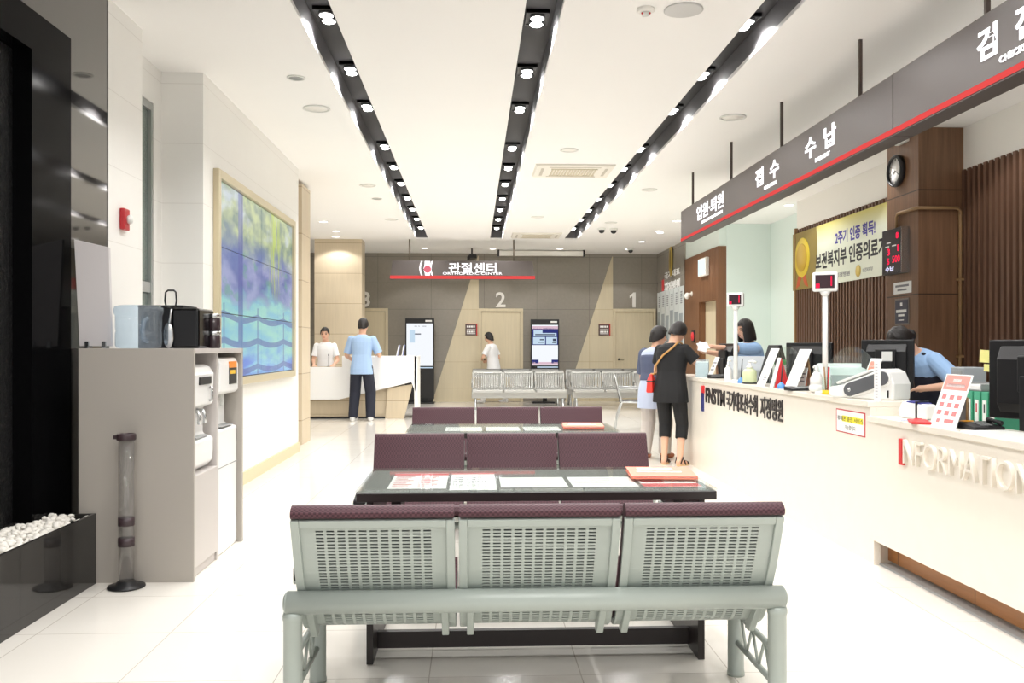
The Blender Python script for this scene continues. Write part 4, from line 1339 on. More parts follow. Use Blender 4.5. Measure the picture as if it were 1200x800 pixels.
m = MB(); m.lathe([(.0, 0), (.27, 0), (.26, .006), (.0, .008)], (-.012, y_, .425), 40, Matrix.Rotation(-PI / 2, 3, 'Y')); m.build('medal', mat('medal_gold', srgb(222, 196, 60), .4, .2), t)
m = MB(); m.lathe([(.0, .008), (.19, .008), (.18, .012), (.0, .012)], (-.012, y_, .425), 40, Matrix.Rotation(-PI / 2, 3, 'Y')); m.build('medal_centre', mat('medal_dark', srgb(196, 160, 50), .4, .2), t)
m = MB(); m.prism([(y_ + .12, .20), (y_ + .22, .02), (y_ + .10, .05), (y_ + .02, .17)], -.016, -.0125, 'x'); m.prism([(y_ - .12, .20), (y_ - .22, .02), (y_ - .10, .05), (y_ - .02, .17)], -.016, -.0125, 'x'); m.build('medal_ribbon', mat('ribbon_orange', srgb(190, 84, 46), .5), t)
y_ = at_x(1007, 300, XS).y - t.location.y
m = MB(); m.lathe([(.0, 0), (.07, 0), (.07, .004), (.0, .004)], (-.012, y_, .10), 24, Matrix.Rotation(-PI / 2, 3, 'Y')); m.build('emblem', mat('emblem_gold', srgb(206, 180, 90), .5), t)

# fittings on the walnut column
XC = 4.05
p = at_x(1052.5, 200.5, XC)
t = thing('wall_clock', 'round black-rimmed wall clock on the walnut column', 'clock', (XC, p.y, p.z))
RX = Matrix.Rotation(-PI / 2, 3, 'Y')
m = MB(); m.lathe([(.148, 0), (.152, .02), (.148, .045), (.130, .05), (.126, .03), (.126, 0)], (0, 0, 0), 40, RX); m.build('rim', W['black'], t)
m = MB(); m.lathe([(.0, .02), (.128, .02), (.128, .026), (.0, .026)], (0, 0, 0), 40, RX); m.build('dial', W['paper'], t)
m = MB()
for k in range(12):
    a = k * PI / 6; m.obox((-.0275, math.sin(a) * .108, math.cos(a) * .108), (.002, .007, .022), (-a, 0, 0))
m.build('hour_marks', W['ink'], t)
for a, L, w_ in ((2.0, .062, .008), (4.15, .092, .006)):
    m = MB(); m.obox((-.029, math.sin(a) * L / 2, math.cos(a) * L / 2), (.002, w_, L), (-a, 0, 0)); m.build('clock_hand', W['black'], t)
p = at_x(1060, 167, XC)
t = thing('emergency_light', 'small white box above the clock on the walnut column', 'emergency light', (XC, p.y, p.z + .02))
m = MB(); m.box(-.05, 0, -.10, .10, -.03, .03); m.build('housing', W['offwhite'], t, .008)
m = MB(); m.box(-.054, -.05, -.08, .08, -.015, .015); m.build('lens', W['paper'], t)

ya, yb = at_x(1042, 290, XC).y, at_x(1065, 290, XC).y
za, zb = 1.99, 2.42
t = thing('number_display', 'black electronic queue board with red digits on the walnut column', 'display board', (XC, (ya + yb) / 2, za))
hw_ = (ya - yb) / 2; h = zb - za
m = MB(); m.box(-.07, 0, -hw_, hw_, 0, h); m.build('housing', W['black'], t, .004)
m = MB(); m.box(-.074, -.07, -hw_ + .012, hw_ - .012, .012, h - .012); m.build('panel', mat('board_panel', srgb(40, 38, 42), .3), t)
m = MB(); m.box(-.075, -.0, -hw_ - .008, -hw_, 0, h); m.build('edge', W['chrome'], t)
W['led_red'] = glow('led_red', srgb(255, 40, 80), 1.25)
W['led_white'] = glow('led_white', srgb(225, 225, 255), 1.3)
text('digits', '8', W['led_red'], t, (-.074, -.12, h * .83), FACE_MX, .05, .06, .002, .03)
text('digits', '3', W['led_red'], t, (-.074, .05, h * .50), FACE_MX, .05, .065, .002, .03)
text('digits', '1', W['led_red'], t, (-.074, -.14, h * .55), FACE_MX, .03, .06, .002, .03)
text('digits', '5', W['led_red'], t, (-.074, .06, h * .29), FACE_MX, .05, .06, .002, .03)
text('digits', '500', W['led_red'], t, (-.074, -.10, h * .32), FACE_MX, .15, .065, .002, .0)
text('lettering', '수납', W['led_white'], t, (-.074, .03, h * .12), FACE_MX, .17, .05, .002, .02)
m = MB()
for z, y_ in ((.70, .05), (.62, .08), (.62, -.06)): m.box(-.0755, -.074, y_ - .04, y_ + .04, h * z - .006, h * z + .006)
m.build('caption', W['paper'], t)
a = at_x(1058, 337, XC)
t = thing('small_sign', 'small white notice plate below the queue board', 'sign', (XC, a.y, a.z))
m = MB(); m.box(-.008, 0, -.17, .17, -.055, .055); m.build('plate', W['paper'], t, .002)
m = MB(); m.box(-.009, -.008, -.13, .13, .008, .028); m.box(-.009, -.008, -.09, .09, -.028, -.012); m.build('lettering', W['ink_grey'], t)
a = at_x(1057.5, 365, XC)
t = thing('small_sign', 'dark navy notice plate with pale text on the walnut column', 'sign', (XC, a.y, a.z))
m = MB(); m.box(-.008, 0, -.135, .135, -.125, .125); m.build('plate', mat('plate_clear', srgb(120, 112, 108), .3), t, .002)
m = MB(); m.box(-.011, -.008, -.12, .12, -.11, .11); m.build('notice', W['navy'], t)
m = MB(); m.box(-.0125, -.011, -.10, .10, -.01, .018); m.box(-.0125, -.011, -.06, .06, -.045, -.025); m.box(-.0125, -.011, -.02, .02, .05, .085); m.box(-.0125, -.011, -.05, .05, -.085, -.075); m.build('lettering', W['paper'], t)
a = at_x(1053, 262, XC)
zc = at_x(1066, 247, XC).z
t = thing('cable_conduit', 'thin brown conduit bent round the walnut column from the queue board', 'conduit', (0, 0, 0))
m = MB(); m.tube([(XC - .02, a.y, zb), (XC - .02, a.y, zc - .03), (XC - .02, a.y - .03, zc), (XC - .02, 7.90, zc), (XC, 7.895, zc), (4.40, 7.895, zc), (4.425, 7.895, zc - .03), (4.425, 7.895, .75)], .016, 8)
m.build('pipe', W['brown_edge'], t)
m = MB()
for z in (1.2, 1.9): m.box(4.40, 4.45, 7.873, 7.92, z, z + .02)
m.build('clip', W['brown_edge'], t)

# ================================================================ COUNTERS
XF, YS, ZM, ZI = 2.376, 5.25, .97, .885
t = thing('reception_counter', 'long higher cream counter with dark Korean lettering on its front', 'counter', (XF, YS, 0))
L = 10.6 - YS
m = MB(); m.box(.012, .05, 0, L, 0, ZM - .035); m.box(.05, .24, 0, .03, 0, ZM - .035); m.box(.05, .74, L - .03, L, 0, ZM - .035); m.build('front_panel', W['marble'], t, .002)
m = MB(); m.box(-.004, .27, 0, L + .01, ZM - .035, ZM); m.build('ledge', W['marble'], t, .004)
m = MB(); m.box(.05, .74, .03, L - .03, .70, .735); m.box(.23, .25, .03, L - .03, .735, ZM - .035); m.build('desk_top', W['white'], t, .002)
m = MB(); m.box(.68, .71, .03, .06, 0, .7); m.box(.68, .71, L * .6, L * .6 + .03, 0, .7); m.build('support', W['white'], t)
W['letter_dark'] = mat('letter_dark', srgb(34, 26, 26), .4)
zt = .80
def ct(u0, u1, s_, z, hh, bold):
    y0 = at_x(u0, 470, XF).y - YS; y1 = at_x(u1, 470, XF).y - YS
    text('lettering', s_, W['letter_dark'], t, (.012, (y0 + y1) / 2, z), FACE_MX, abs(y1 - y0), hh, .008, bold)
ct(826, 848.5, 'FNSTM', .805, .155, .03)
ct(850.5, 886.5, '국가대표선수회', .80, .175, .02)
ct(890, 916, '지정병원', .80, .175, .02)
y_ = at_x(823, 470, XF).y - YS
m = MB(); m.box(-.006, .012, y_ - .03, y_ + .03, .63, .82); m.build('lettering', mat('letter_navy', srgb(40, 44, 110), .35), t)
m = MB(); m.box(-.006, .012, y_ - .05, y_ + .03, .82, .895); m.build('lettering', W['red'], t)

t = thing('information_counter', 'lower cream counter with raised INFORMATION letters, at the right edge', 'counter', (XF, YS, 0))
L0 = 2.3 - YS
m = MB(); m.box(.006, .05, L0, 0, .145, ZI - .035); m.box(.006, .05, -.06, 0, 0, .145); m.box(.05, .13, -.025, 0, 0, .145); m.build('front_panel', W['marble'], t, .002)
m = MB(); m.box(-.008, .32, L0, 0, ZI - .035, ZI); m.build('ledge', W['marble'], t, .004)
m = MB(); m.box(.11, .13, L0, -.025, .02, .145); m.build('toe_board', W['toe_wood'], t)
m = MB(); m.box(.04, .11, L0, -.06, 0, .012); m.build('toe_strip', W['grey'], t)
m = MB(); m.box(.32, 1.0, L0, 0, .70, .735); m.box(.30, .32, L0, 0, .5, ZI - .035); m.build('desk_top', W['white'], t, .002)
m = MB(); m.box(.9, .93, -.06, -.03, 0, .7); m.build('support', W['white'], t)
y_ = at_x(1057.5, 528, XF).y - YS
m = MB(); m.box(-.014, .006, y_ - .02, y_ + .02, .645, .79); m.build('red_letter', W['red'], t, .002)
y0 = at_x(1061, 540, XF).y - YS; y1 = at_x(1212, 540, XF).y - YS
text('raised_letters', 'NFORMATION', W['marble'], t, (.006, (y0 + y1) / 2, .725), FACE_MX, abs(y1 - y0), .135, .022, -.01)
a, b = at_x(978, 490, XF), at_x(1012, 495, XF)
t = thing('counter_notice', 'white notice with red border taped to the front of the higher counter', 'notice', (XF + .012, (a.y + b.y) / 2, .82))
hw_ = (a.y - b.y) / 2
m = MB(); m.box(-.0015, 0, -hw_, hw_, -.075, .075); m.build('border', W['ink_red'], t)
m = MB(); m.box(-.0025, -.0015, -hw_ + .012, hw_ - .012, -.068, .068); m.build('sheet', W['paper'], t)
m = MB(); m.box(-.0032, -.0025, -hw_ + .03, hw_ * .55, -.002, .036); m.build('highlight', mat('highlighter', srgb(250, 236, 60), .6), t)
text('lettering', '휴대폰 충전 서비스', W['ink'], t, (-.0033, 0, .017), FACE_MX, hw_ * 1.75, .03, .0006)
text('lettering', '가능합니다', W['ink'], t, (-.0026, 0, -.036), FACE_MX, hw_ * .75, .03, .0006)
# ================================================================ THINGS ON THE COUNTERS
XD = 2.50
def gy(u, x=XD): return at_x(u, 440, x).y
def gz(v, u, x=XD): return at_x(u, v, x).z


def easel(name, label, u, x, z, w, h, face, back, lines=None, lean=22, group='sign cards standing on the counters', cat='sign card'):
    """card leaning back on a folded strut, facing the customers"""
    t = thing(name, label, cat, (x, gy(u, x), z), 0, group)
    L = h / math.cos(R(lean)); dx = math.sin(R(lean)) * L
    def P(s, off=0): return (dx * s - math.cos(R(lean)) * off, h * s + math.sin(R(lean)) * off)
    m = MB(); m.prism([P(0), P(1), P(1, -.004), P(0, -.004)], -w / 2, w / 2, 'y'); m.build('card', face, t)
    m = MB(); m.prism([P(.92, -.004), P(.98, -.006), (dx * 1.3 + .004, 0), (dx * 1.3 - .004, 0)], -w * .18, w * .18, 'y'); m.build('strut', back, t)
    if lines:
        for nm, mt, rects in lines:
          for grp in ([[q] for q in rects] if nm == 'picture' else [rects]):
            m = MB()
            for s0, s1, y0, y1 in grp:
                a, b, c, d = P(s0, .0008), P(s1, .0008), P(s1, -.0002), P(s0, -.0002)
                m.prism([a, b, c, d], w * (.5 - y1), w * (.5 - y0), 'y')
            m.build(nm, mt, t)
    return t


def text_rows(s0, s1, n, y0=.15, y1=.85, hh=.4):
    return [(s0 + (s1 - s0) * (i + .5 - hh / 2) / n, s0 + (s1 - s0) * (i + .5 + hh / 2) / n, y0, y1 - .14 * (i % 2)) for i in range(n)]


def pump(label, u, x, z, h, r, m_body, dark=False):
    t = thing('pump_bottle', label, 'pump bottle', (x, gy(u, x), z), R(-60), 'hand sanitiser bottles on the counter')
    m = MB(); m.lathe([(r * .95, 0), (r, .006), (r, h * .52), (r * .8, h * .62), (r * .42, h * .68), (r * .4, h * .72)], n=22); m.build('bottle', m_body, t)
    m = MB(); m.lathe([(r * .45, h * .70), (r * .45, h * .78), (r * .18, h * .80), (r * .16, h * .93)], n=16)
    m.tube([(0, 0, h * .93), (0, 0, h), (r * .5, 0, h * 1.01), (r * 1.15, 0, h * .96)], r * .17, 8); m.build('pump', W['white'], t)
    if dark:
        m = MB(); m.lathe([(r * 1.05, 0), (r * 1.05, h * .07), (r * .9, h * .07)], n=22); m.build('base', W['black'], t)
    return t


def monitor(label, x, y, zb, w, h, rz, zs, tag_white=True, group='black monitors behind the counters'):
    """seen from behind; local -Y is the back"""
    t = thing('monitor', label, 'monitor', (x, y, zb), rz, group)
    m = MB(); m.box(-w / 2, w / 2, -.012, .02, zs, zs + h); m.prism([(-.012, zs + .03), (-.012, zs + h - .03), (-.045, zs + h * .75), (-.045, zs + h * .2)], -w * .38, w * .38, 'x'); m.build('screen_case', W['black'], t, .006)
    m = MB(); m.box(-w / 2 + .012, w / 2 - .012, .02, .0215, zs + .015, zs + h - .012); m.build('screen', mat('screen_dark', srgb(30, 40, 60), .15), t)
    m = MB(); m.box(-.05, .05, -.085, -.03, .02, zs + h * .55); m.box(-.07, .07, -.07, -.04, zs + h * .35, zs + h * .8); so = m.build('stand', W['black'], t, .006)
    m = MB(); m.box(-.13, .13, -.14, .06, 0, .02); m.build('foot', W['black'], so, .006)
    if tag_white:
        m = MB(); m.box(-.02, .05, -.0745, -.0705, zs + h * .55, zs + h * .75); m.build('sticker', W['offwhite'], so)
    return t


def pen_stand(label, u, x, z, base, pen, h=.2):
    t = thing('pen_stand', label, 'pen holder', (x, gy(u, x), z), 0, 'pens on stands on the counters')
    m = MB(); m.lathe([(.030, 0), (.032, .006), (.028, .03), (.012, .045), (.010, .05)], n=18); m.build('base', base, t)
    m = MB(); m.tube([(0, 0, .04), (.006, .0, h * .6), (.012, 0, h)], [.005, .006, .004], 8); m.build('pen', pen, t)
    return t


def display_pole(label, u, x, z, vtop, hw_, hh):
    y = gy(u, x)
    zt = at_x(u, vtop, x).z
    t = thing('customer_display', label, 'display', (x, y, z), 0, 'red digit displays on white poles')
    Hh = zt - z
    m = MB(); m.lathe([(.07, 0), (.07, .012), (.03, .02)], n=24); m.build('foot', W['offwhite'], t, .002)
    m = MB(); m.cyl((0, 0, .01), (0, 0, Hh - hh), .019, n=16); m.lathe([(.022, Hh - hh - .03), (.04, Hh - hh)], n=16); m.build('pole', W['white_gloss'], t)
    M0 = Matrix.Rotation(R(-24), 3, 'Z')
    m = MB(); m.obox((.0, 0, Hh - hh / 2), (hw_ * 2, .085, hh), (0, 0, R(-24))); m.build('head', W['white_gloss'], t, .012)
    c = M0 @ Vector((0, -.0435, 0))
    m = MB(); m.obox((c.x, c.y, Hh - hh / 2), (hw_ * 1.5, .004, hh * .68), (0, 0, R(-24))); m.build('display_panel', mat('led_back', srgb(50, 24, 34), .3), t)
    m = MB()
    for px, pz, w_, h_ in ((-.55, -.22, .14, .22), (.5, .02, .05, .5)):
        c = M0 @ Vector((px * hw_, -.0465, 0)); m.obox((c.x, c.y, Hh - hh / 2 + pz * hh), (w_ * hw_ * 2, .003, h_ * hh), (0, 0, R(-24)))
    m.build('digits', W['led_red'], t)
    return t


display_pole('tall white pole display near the woman in the pale blue uniform, the farther one', 862, 2.46, ZM, 343, .075, .13)
display_pole('tall white pole display in front of the banner, the nearer one', 967, 2.47, ZM, 319, .085, .135)

# at the far end of the counter
easel('sign_card', 'small white tent card with black back beside the woman in black', 831, 2.50, ZM, .16, .22, W['paper'], W['black'], [('lettering', W['ink_grey'], text_rows(.3, .8, 3))])
t = thing('acrylic_box', 'clear acrylic leaflet box on the counter before the woman in black', 'box', (2.47, gy(823, 2.47), ZM), R(-20), None)
m = MB()
m.box(-.07, .07, -.03, -.026, 0, .16); m.box(-.07, .07, .026, .03, 0, .19); m.box(-.07, -.066, -.026, .026, 0, .16); m.box(.066, .07, -.026, .026, 0, .16); m.box(-.066, .066, -.026, .026, 0, .004)
m.build('case', clear('acrylic', (.9, .96, .98, 1), .1, .8), t)
m = MB(); m.box(-.06, .06, -.01, .012, .005, .17); m.build('leaflets', mat('leaflet_paper', srgb(214, 226, 226), .6), t)
monitor('black monitor seen from the side at the far end, before the woman in pale blue', 2.86, gy(853, 2.86), .735, .40, .36, R(-78), .24, False)
t = thing('keypad', 'low black keypad beside the small tent card at the far end', 'keypad', (2.55, gy(842, 2.55), ZM), R(10))
m = MB(); m.prism([(-.06, 0), (.06, 0), (.06, .04), (-.06, .015)], -.1, .1, 'x'); m.build('body', W['black'], t, .005)
m = MB(); m.obox((0, 0, .0295), (.17, .09, .004), (R(12), 0, 0)); m.build('keys', mat('key_grey', srgb(60, 60, 62), .5), t)
pump('white pump bottle just left of the farther pole display', 853, 2.44, ZM, .20, .036, W['white_gloss'])
pump('pump bottle with green label and black base, right of the farther pole display', 878.5, 2.45, ZM, .20, .062, mat('label_green', srgb(208, 218, 176), .4), True)
pen_stand('pen on a pale blue stand right beside the farther pole display', 868.5, 2.42, ZM, W['blue'], W['ink'], .22)
pen_stand('pen on a blue stand right of the red-sided tent card', 915.5, 2.42, ZM, W['blue'], W['ink'], .2)
t = thing('printer', 'grey desktop printer behind the green-labelled pump bottle', 'printer', (2.86, gy(882, 2.86), .735), R(-20))
m = MB(); m.prism([(-.2, 0), (.2, 0), (.2, .42), (-.02, .47), (-.2, .34)], -.25, .25, 'x'); m.build('body', mat('printer_grey', srgb(176, 182, 186), .4), t, .02, 3)
m = MB(); m.box(-.18, .18, -.205, -.195, .08, .16); m.build('paper_slot', W['black'], t)
m = MB(); m.obox((0, -.23, .10), (.3, .1, .01), (R(-10), 0, 0)); m.build('paper_tray', W['grey'], t, .003)
easel('sign_card', 'tall white card leaning back, left of the red-sided tent card', 891, 2.42, ZM, .20, .315, W['paper'], W['black'], [('lettering', W['ink_grey'], text_rows(.08, .3, 4, .5, .9))])
t = thing('photo_frame', 'black framed stand behind the tall white card', 'frame', (2.72, gy(887, 2.72), .735), 0)
m = MB(); m.prism([(-.02, 0), (.16, .58), (.19, .58), (.36, 0), (.33, 0), (.175, .51), (.01, 0)], -.15, .15, 'y'); m.build('frame', W['black_soft'], t, .004)
# red-sided tent card
t = thing('tent_card', 'white tent card with red back panel between two white cards', 'sign card', (2.43, gy(908, 2.43), ZM), R(-12), 'sign cards standing on the counters')
m = MB(); m.prism([(-.03, 0), (.035, .24), (.039, .24), (-.024, 0)], -.09, .09, 'y'); m.build('card', W['paper'], t)
m = MB(); m.prism([(.10, 0), (.037, .24), (.041, .24), (.106, 0)], -.09, .09, 'y'); m.prism([(-.015, .004), (.036, .23), (.098, .004)], -.088, -.084, 'y'); m.build('side_panel', W['red'], t)
easel('sign_card', 'large white card leaning back before the black monitor under the banner', 925, 2.42, ZM, .24, .31, W['paper'], W['brown_edge'], [('lettering', mat('ink_pink', srgb(232, 210, 212), .6), text_rows(.2, .85, 5))])
easel('sign_card', 'small pale card in a clear holder right behind the large white card', 938, 2.50, ZM, .14, .17, W['offwhite'], W['coral'], [('lettering', W['ink_grey'], text_rows(.3, .8, 3))], 10)
t = thing('card_reader', 'flat black card reader lying before the pale card in its holder', 'card reader', (2.46, gy(938, 2.46), ZM), R(15))
m = MB(); m.prism([(-.055, 0), (.055, 0), (.055, .032), (-.055, .014)], -.11, .11, 'x'); m.build('body', W['black'], t, .005)
m = MB(); m.obox((.02, 0, .0248), (.14, .07, .003), (R(9.3), 0, 0)); m.build('keys', W['grey'], t)
t = thing('storage_tray', 'green topped white box behind the large white card', 'box', (2.92, gy(922, 2.92), .735), 0)
m = MB(); m.box(-.1, .1, -.12, .12, 0, .40); m.build('box', W['offwhite'], t, .004)
m = MB(); m.box(-.105, .105, -.125, .125, .40, .44); m.build('lid', mat('lid_green', srgb(70, 160, 84), .5), t, .004)
monitor('black monitor seen from behind, under the banner and left of the nearer pole display', 2.95, gy(948, 2.95), .735, .46, .40, R(-55), .20)
# bottle, pens, white machine
t = thing('lotion_bottle', 'stout white bottle with lever cap left of the nearer pole display', 'bottle', (2.45, gy(957, 2.45), ZM), 0)
m = MB(); m.ell((0, 0, .035), (.055, .06, .038), None, 18, 10); m.lathe([(.045, .05), (.046, .10), (.030, .135), (.016, .15)], n=20); m.build('bottle', W['white_gloss'], t)
m = MB(); m.cyl((0, 0, .145), (0, 0, .185), .011); m.tube([(-.01, 0, .19), (.0, .03, .193), (.0, .06, .18)], .008, 8); m.build('pump', W['white_gloss'], t)
t = thing('pen_cup', 'clear cup of pens with yellow base beside the nearer pole display', 'pen holder', (2.44, gy(969, 2.44), ZM), 0)
m = MB(); m.lathe([(.032, .0), (.032, .03), (.0, .03)], n=20); m.build('base', W['yellow'], t)
m = MB(); m.lathe([(.033, .03), (.033, .12), (.0315, .12), (.0315, .03)], n=20); m.build('cup', W['glass'], t)
for px, py, mt in ((.01, .01, W['ink']), (-.012, 0, W['brown_edge']), (.004, -.014, W['red'])):
    m = MB(); m.tube([(px * .6, py * .6, .03), (px * 1.6, py * 1.6, .19)], .005, 6); m.build('pen', mt, t)
t = thing('label_printer', 'large pale mint desktop machine behind the pen cup and scanner', 'printer', (2.80, gy(995, 2.80), .735), R(-14))
m = MB(); m.prism([(-.20, 0), (.22, 0), (.22, .40), (.08, .44), (-.12, .42), (-.20, .30)], -.23, .23, 'x'); m.build('body', mat('machine_mint', srgb(205, 220, 218), .35), t, .03, 4)
m = MB(); m.prism([(-.206, .22), (-.206, .30), (-.125, .405), (-.11, .405), (-.17, .22)], -.16, .05, 'x'); m.build('window', mat('machine_window', srgb(150, 160, 160), .2), t, .006)
m = MB(); m.box(-.23, .23, -.21, -.195, .17, .18); m.build('seam', W['grey'], t)
# curved glass guards
for u, l in ((921, 'low clear glass guard with a curved top behind the white cards'), (997, 'low clear glass guard with a curved top behind the scanner')):
    x = 2.62
    t = thing('glass_guard', l, 'glass screen', (x, gy(u, x), ZM), 0, 'glass guards on the counter ledge')
    P = [(.42, 0), (-.42, 0), (-.42, .10)]
    for i in range(13):
        a = i / 12; P.append((-.42 + .84 * a, .10 + .23 * math.sin(PI * (.12 + .80 * a)) ** .8))
    m = MB(); m.prism([(y_, z_) for y_, z_ in P], -.004, .004, 'x'); m.build('pane', W['glass'], t)
    m = MB()
    for y_ in (-.3, .3): m.box(-.015, .015, y_ - .02, y_ + .02, 0, .03)
    m.build('clamp', W['chrome'], t, .002)
easel('sign_card', 'small coral printed card leaning behind the white scanner', 1010, 2.62, ZM, .17, .25, W['paper'], W['ink'], [('heading', W['coral'], [(.12, .92, .12, .88)]), ('lettering', W['paper'], text_rows(.2, .85, 5, .22, .78, .25))])

# document scanner
t = thing('document_scanner', 'white desktop scanner with a rounded dark grey band at the counter step', 'scanner', (2.53, 5.56, ZM), R(31))
YL = .36
def spill(pts): return pts
m = MB()
body = [(-.25, .012), (-.22, .0), (.22, .0), (.225, .10), (.19, .175), (.14, .195), (.09, .178), (-.12, .09), (-.25, .065)]
m.prism([(-y_, z_) for y_, z_ in body[::1]], -.09, .09, 'x'); m.build('body', W['white_gloss'], t, .012, 3)
m = MB()
import itertools
def stadium(c0, c1, r, n=10):
    c0 = Vector((c0[0], c0[1])); c1 = Vector((c1[0], c1[1])); d = (c1 - c0); a0 = math.atan2(d.y, d.x)
    P = []
    for i in range(n + 1):
        a = a0 + PI / 2 + PI * i / n; P.append((c0.x + r * math.cos(a), c0.y + r * math.sin(a)))
    for i in range(n + 1):
        a = a0 - PI / 2 + PI * i / n; P.append((c1.x + r * math.cos(a), c1.y + r * math.sin(a)))
    return P
m.prism(stadium((.08, .055), (-.155, .135), .052), -.102, -.088, 'x'); m.build('side_rim', W['white_gloss'], t, .004)
m = MB(); m.prism(stadium((.08, .055), (-.155, .135), .042), -.107, -.100, 'x'); m.build('side_band', mat('scanner_grey', srgb(92, 94, 98), .45), t, .003)
m = MB(); m.lathe([(.0, 0), (.014, 0), (.012, .004), (.0, .005)], (-.107, .08, .055), 20, RX); m.build('button', W['chrome'], t)
m = MB(); m.prism([(.20, .10), (-.06, .19), (-.08, .18), (.19, .085)], -.08, .085, 'x'); m.build('paper_flap', W['offwhite'], t, .004)
m = MB(); m.box(-.094, -.089, -.19, -.18, .015, .06); m.build('slot', W['black'], t)
# white marked stick
t = thing('height_strip', 'narrow upright white strip with printed marks standing before the scanner', 'strip', (2.44, 5.266, ZM), R(20))
m = MB(); m.box(-.004, .004, -.024, .024, 0, .245); m.build('strip', W['paper'], t, .001)
m = MB()
for k in range(12): m.box(-.0048, -.004, -.006, .014, .02 + k * .018, .028 + k * .018)
m.build('marks', mat('ink_pale', srgb(200, 200, 205), .6), t)
monitor('big black monitor seen from behind, hiding the bending woman', 2.98, gy(1040, 2.98), .735, .36, .34, R(-40), .275)

# information counter
ZT = ZI
easel('sign_card', 'large pink and white printed card leaning on the lower counter', 1104, 2.43, ZT, .25, .27, W['paper'], W['ink_grey'],
      [('heading', mat('pink_heading', srgb(236, 150, 140), .6), [(.70, .98, .04, .96)]), ('lettering', W['paper'], [(.86, .91, .35, .65), (.76, .82, .15, .85)]),
       ('picture', mat('pink_pictures', srgb(226, 130, 130), .6), [(s, s + .085, y, y + .16) for s in (.52, .37, .22) for y in (.12, .42, .70)] + [(.07, .14, .2, .32), (.08, .15, .5, .85)])], 19)
t = thing('card_terminal', 'white and navy strapped card terminals pair lying at the counter step', 'card terminal', (2.56, gy(1077, 2.56), ZT), R(20))
t['label'] = 'white card terminal with navy stripe and black strap at the counter step'
m = MB(); m.prism([(-.09, .0), (.10, .0), (.12, .05), (.05, .10), (-.09, .085)], -.045, .045, 'x'); m.build('body', W['white_gloss'], t, .014, 3)
m = MB(); m.box(-.047, .047, -.03, -.015, -.001, .103); m.build('strap', W['black'], t, .002)
m = MB(); m.obox((0, .0, .094), (.085, .10, .006), (R(4), 0, 0)); m.build('stripe', mat('stripe_navy', srgb(50, 54, 140), .4), t)
t = thing('tape_dispenser', 'small white rounded dispenser left of the navy striped terminal', 'dispenser', (2.55, gy(1064, 2.55), ZT), R(20))
m = MB(); m.lathe([(.0, -.02), (.045, -.02), (.05, 0), (.045, .02), (.0, .02)], (0, 0, .05), 24, Matrix.Rotation(PI / 2, 3, 'Y')); m.box(-.02, .02, -.06, .05, 0, .03); m.build('body', W['white_gloss'], t, .006)
m = MB(); m.lathe([(.0, -.022), (.016, -.022), (.016, .022), (.0, .022)], (0, 0, .05), 16, Matrix.Rotation(PI / 2, 3, 'Y')); m.build('core', W['grey'], t)
t = thing('card_case', 'flat red case lying on the lower counter left of the pink card', 'case', (2.42, gy(1077, 2.42), ZT), R(-20))
m = MB(); m.box(-.05, .05, -.10, .10, 0, .014); m.build('case', W['red'], t, .005)
m = MB(); m.tube([(.03, .10, .007), (.03, .13, .012), (0, .14, .012), (-.02, .11, .007)], .004, 6); m.build('loop', W['red'], t)
t = thing('note_pad', 'small white pad lying left of the flat red case', 'paper', (2.43, gy(1066, 2.43), ZT), R(-25))
m = MB(); m.box(-.05, .05, -.07, .07, 0, .008); m.build('pages', W['paper'], t); m = MB(); m.box(-.05, .05, -.07, -.055, .008, .0095); m.build('binding', W['blue'], t)
for i in range(5):
    u = 1126 + i * 9.3; x = 2.80
    t = thing('ring_binder', 'green ring binder behind the pink card, %s of the row from the left' % ORD[i], 'binder', (x, gy(u, x), .735), 0, 'green binders behind the lower counter')
    m = MB(); m.box(0, .26, -.031, .031, 0, .315); m.build('cover', W['green'], t, .003)
    m = MB(); m.box(-.002, 0, -.018, .018, .09, .27); m.build('spine_label', W['paper'], t)
    m = MB(); m.box(-.003, -.002, -.006, .006, .20, .25); m.build('lettering', W['ink_red'] if i in (0, 2, 4) else W['ink'], t)
t = thing('paper_tray', 'grey letter tray lying over the green binders', 'tray', (2.86, gy(1140, 2.86), 1.052), 0)
m = MB(); m.box(-.05, .20, -.17, .16, 0, .008); m.box(-.05, .20, .15, .16, .008, .04); m.box(-.05, .20, -.17, -.16, .008, .04); m.build('tray', W['grey'], t, .002)
m = MB(); m.box(-.03, .18, -.15, .14, .008, .028); m.build('papers', W['paper'], t)
t = thing('desk_speaker', 'small grey box standing behind the pink card', 'box', (3.02, gy(1135, 3.02), .735), 0)
m = MB(); m.box(-.07, .07, -.075, .075, 0, .44); m.build('body', mat('box_grey', srgb(150, 156, 160), .5), t, .006); m = MB(); m.box(-.073, -.07, -.05, .05, .30, .42); m.build('front_plate', W['grey'], t)
t = thing('pen_stand', 'dark pen on a yellow stand right of the pink card', 'pen holder', (2.52, gy(1133, 2.52), ZT), 0, 'pens on stands on the counters')
m = MB(); m.prism([(-.03, 0), (.03, 0), (.022, .035), (-.012, .04)], -.03, .03, 'x'); m.build('base', mat('stand_orange', srgb(226, 160, 40), .4), t, .004)
m = MB(); m.tube([(0, 0, .035), (.004, .003, .155)], .006, 8); m.build('pen', W['brown_edge'], t)
t = thing('telephone', 'black desk telephone on the lower counter before the binders', 'telephone', (2.54, gy(1147, 2.54), ZT), R(8))
t.scale = (.78, .78, .78)
m = MB(); m.prism([(-.08, 0), (.09, 0), (.09, .045), (-.08, .018)], -.09, .13, 'y' if False else 'x'); m.build('body', W['black'], t, .006)
m = MB(); m.tube([(.115, -.06, .040), (.115, .0, .050), (.115, .06, .055)], [.018, .012, .018], 10); m.build('handset', W['black_soft'], t)
m = MB()
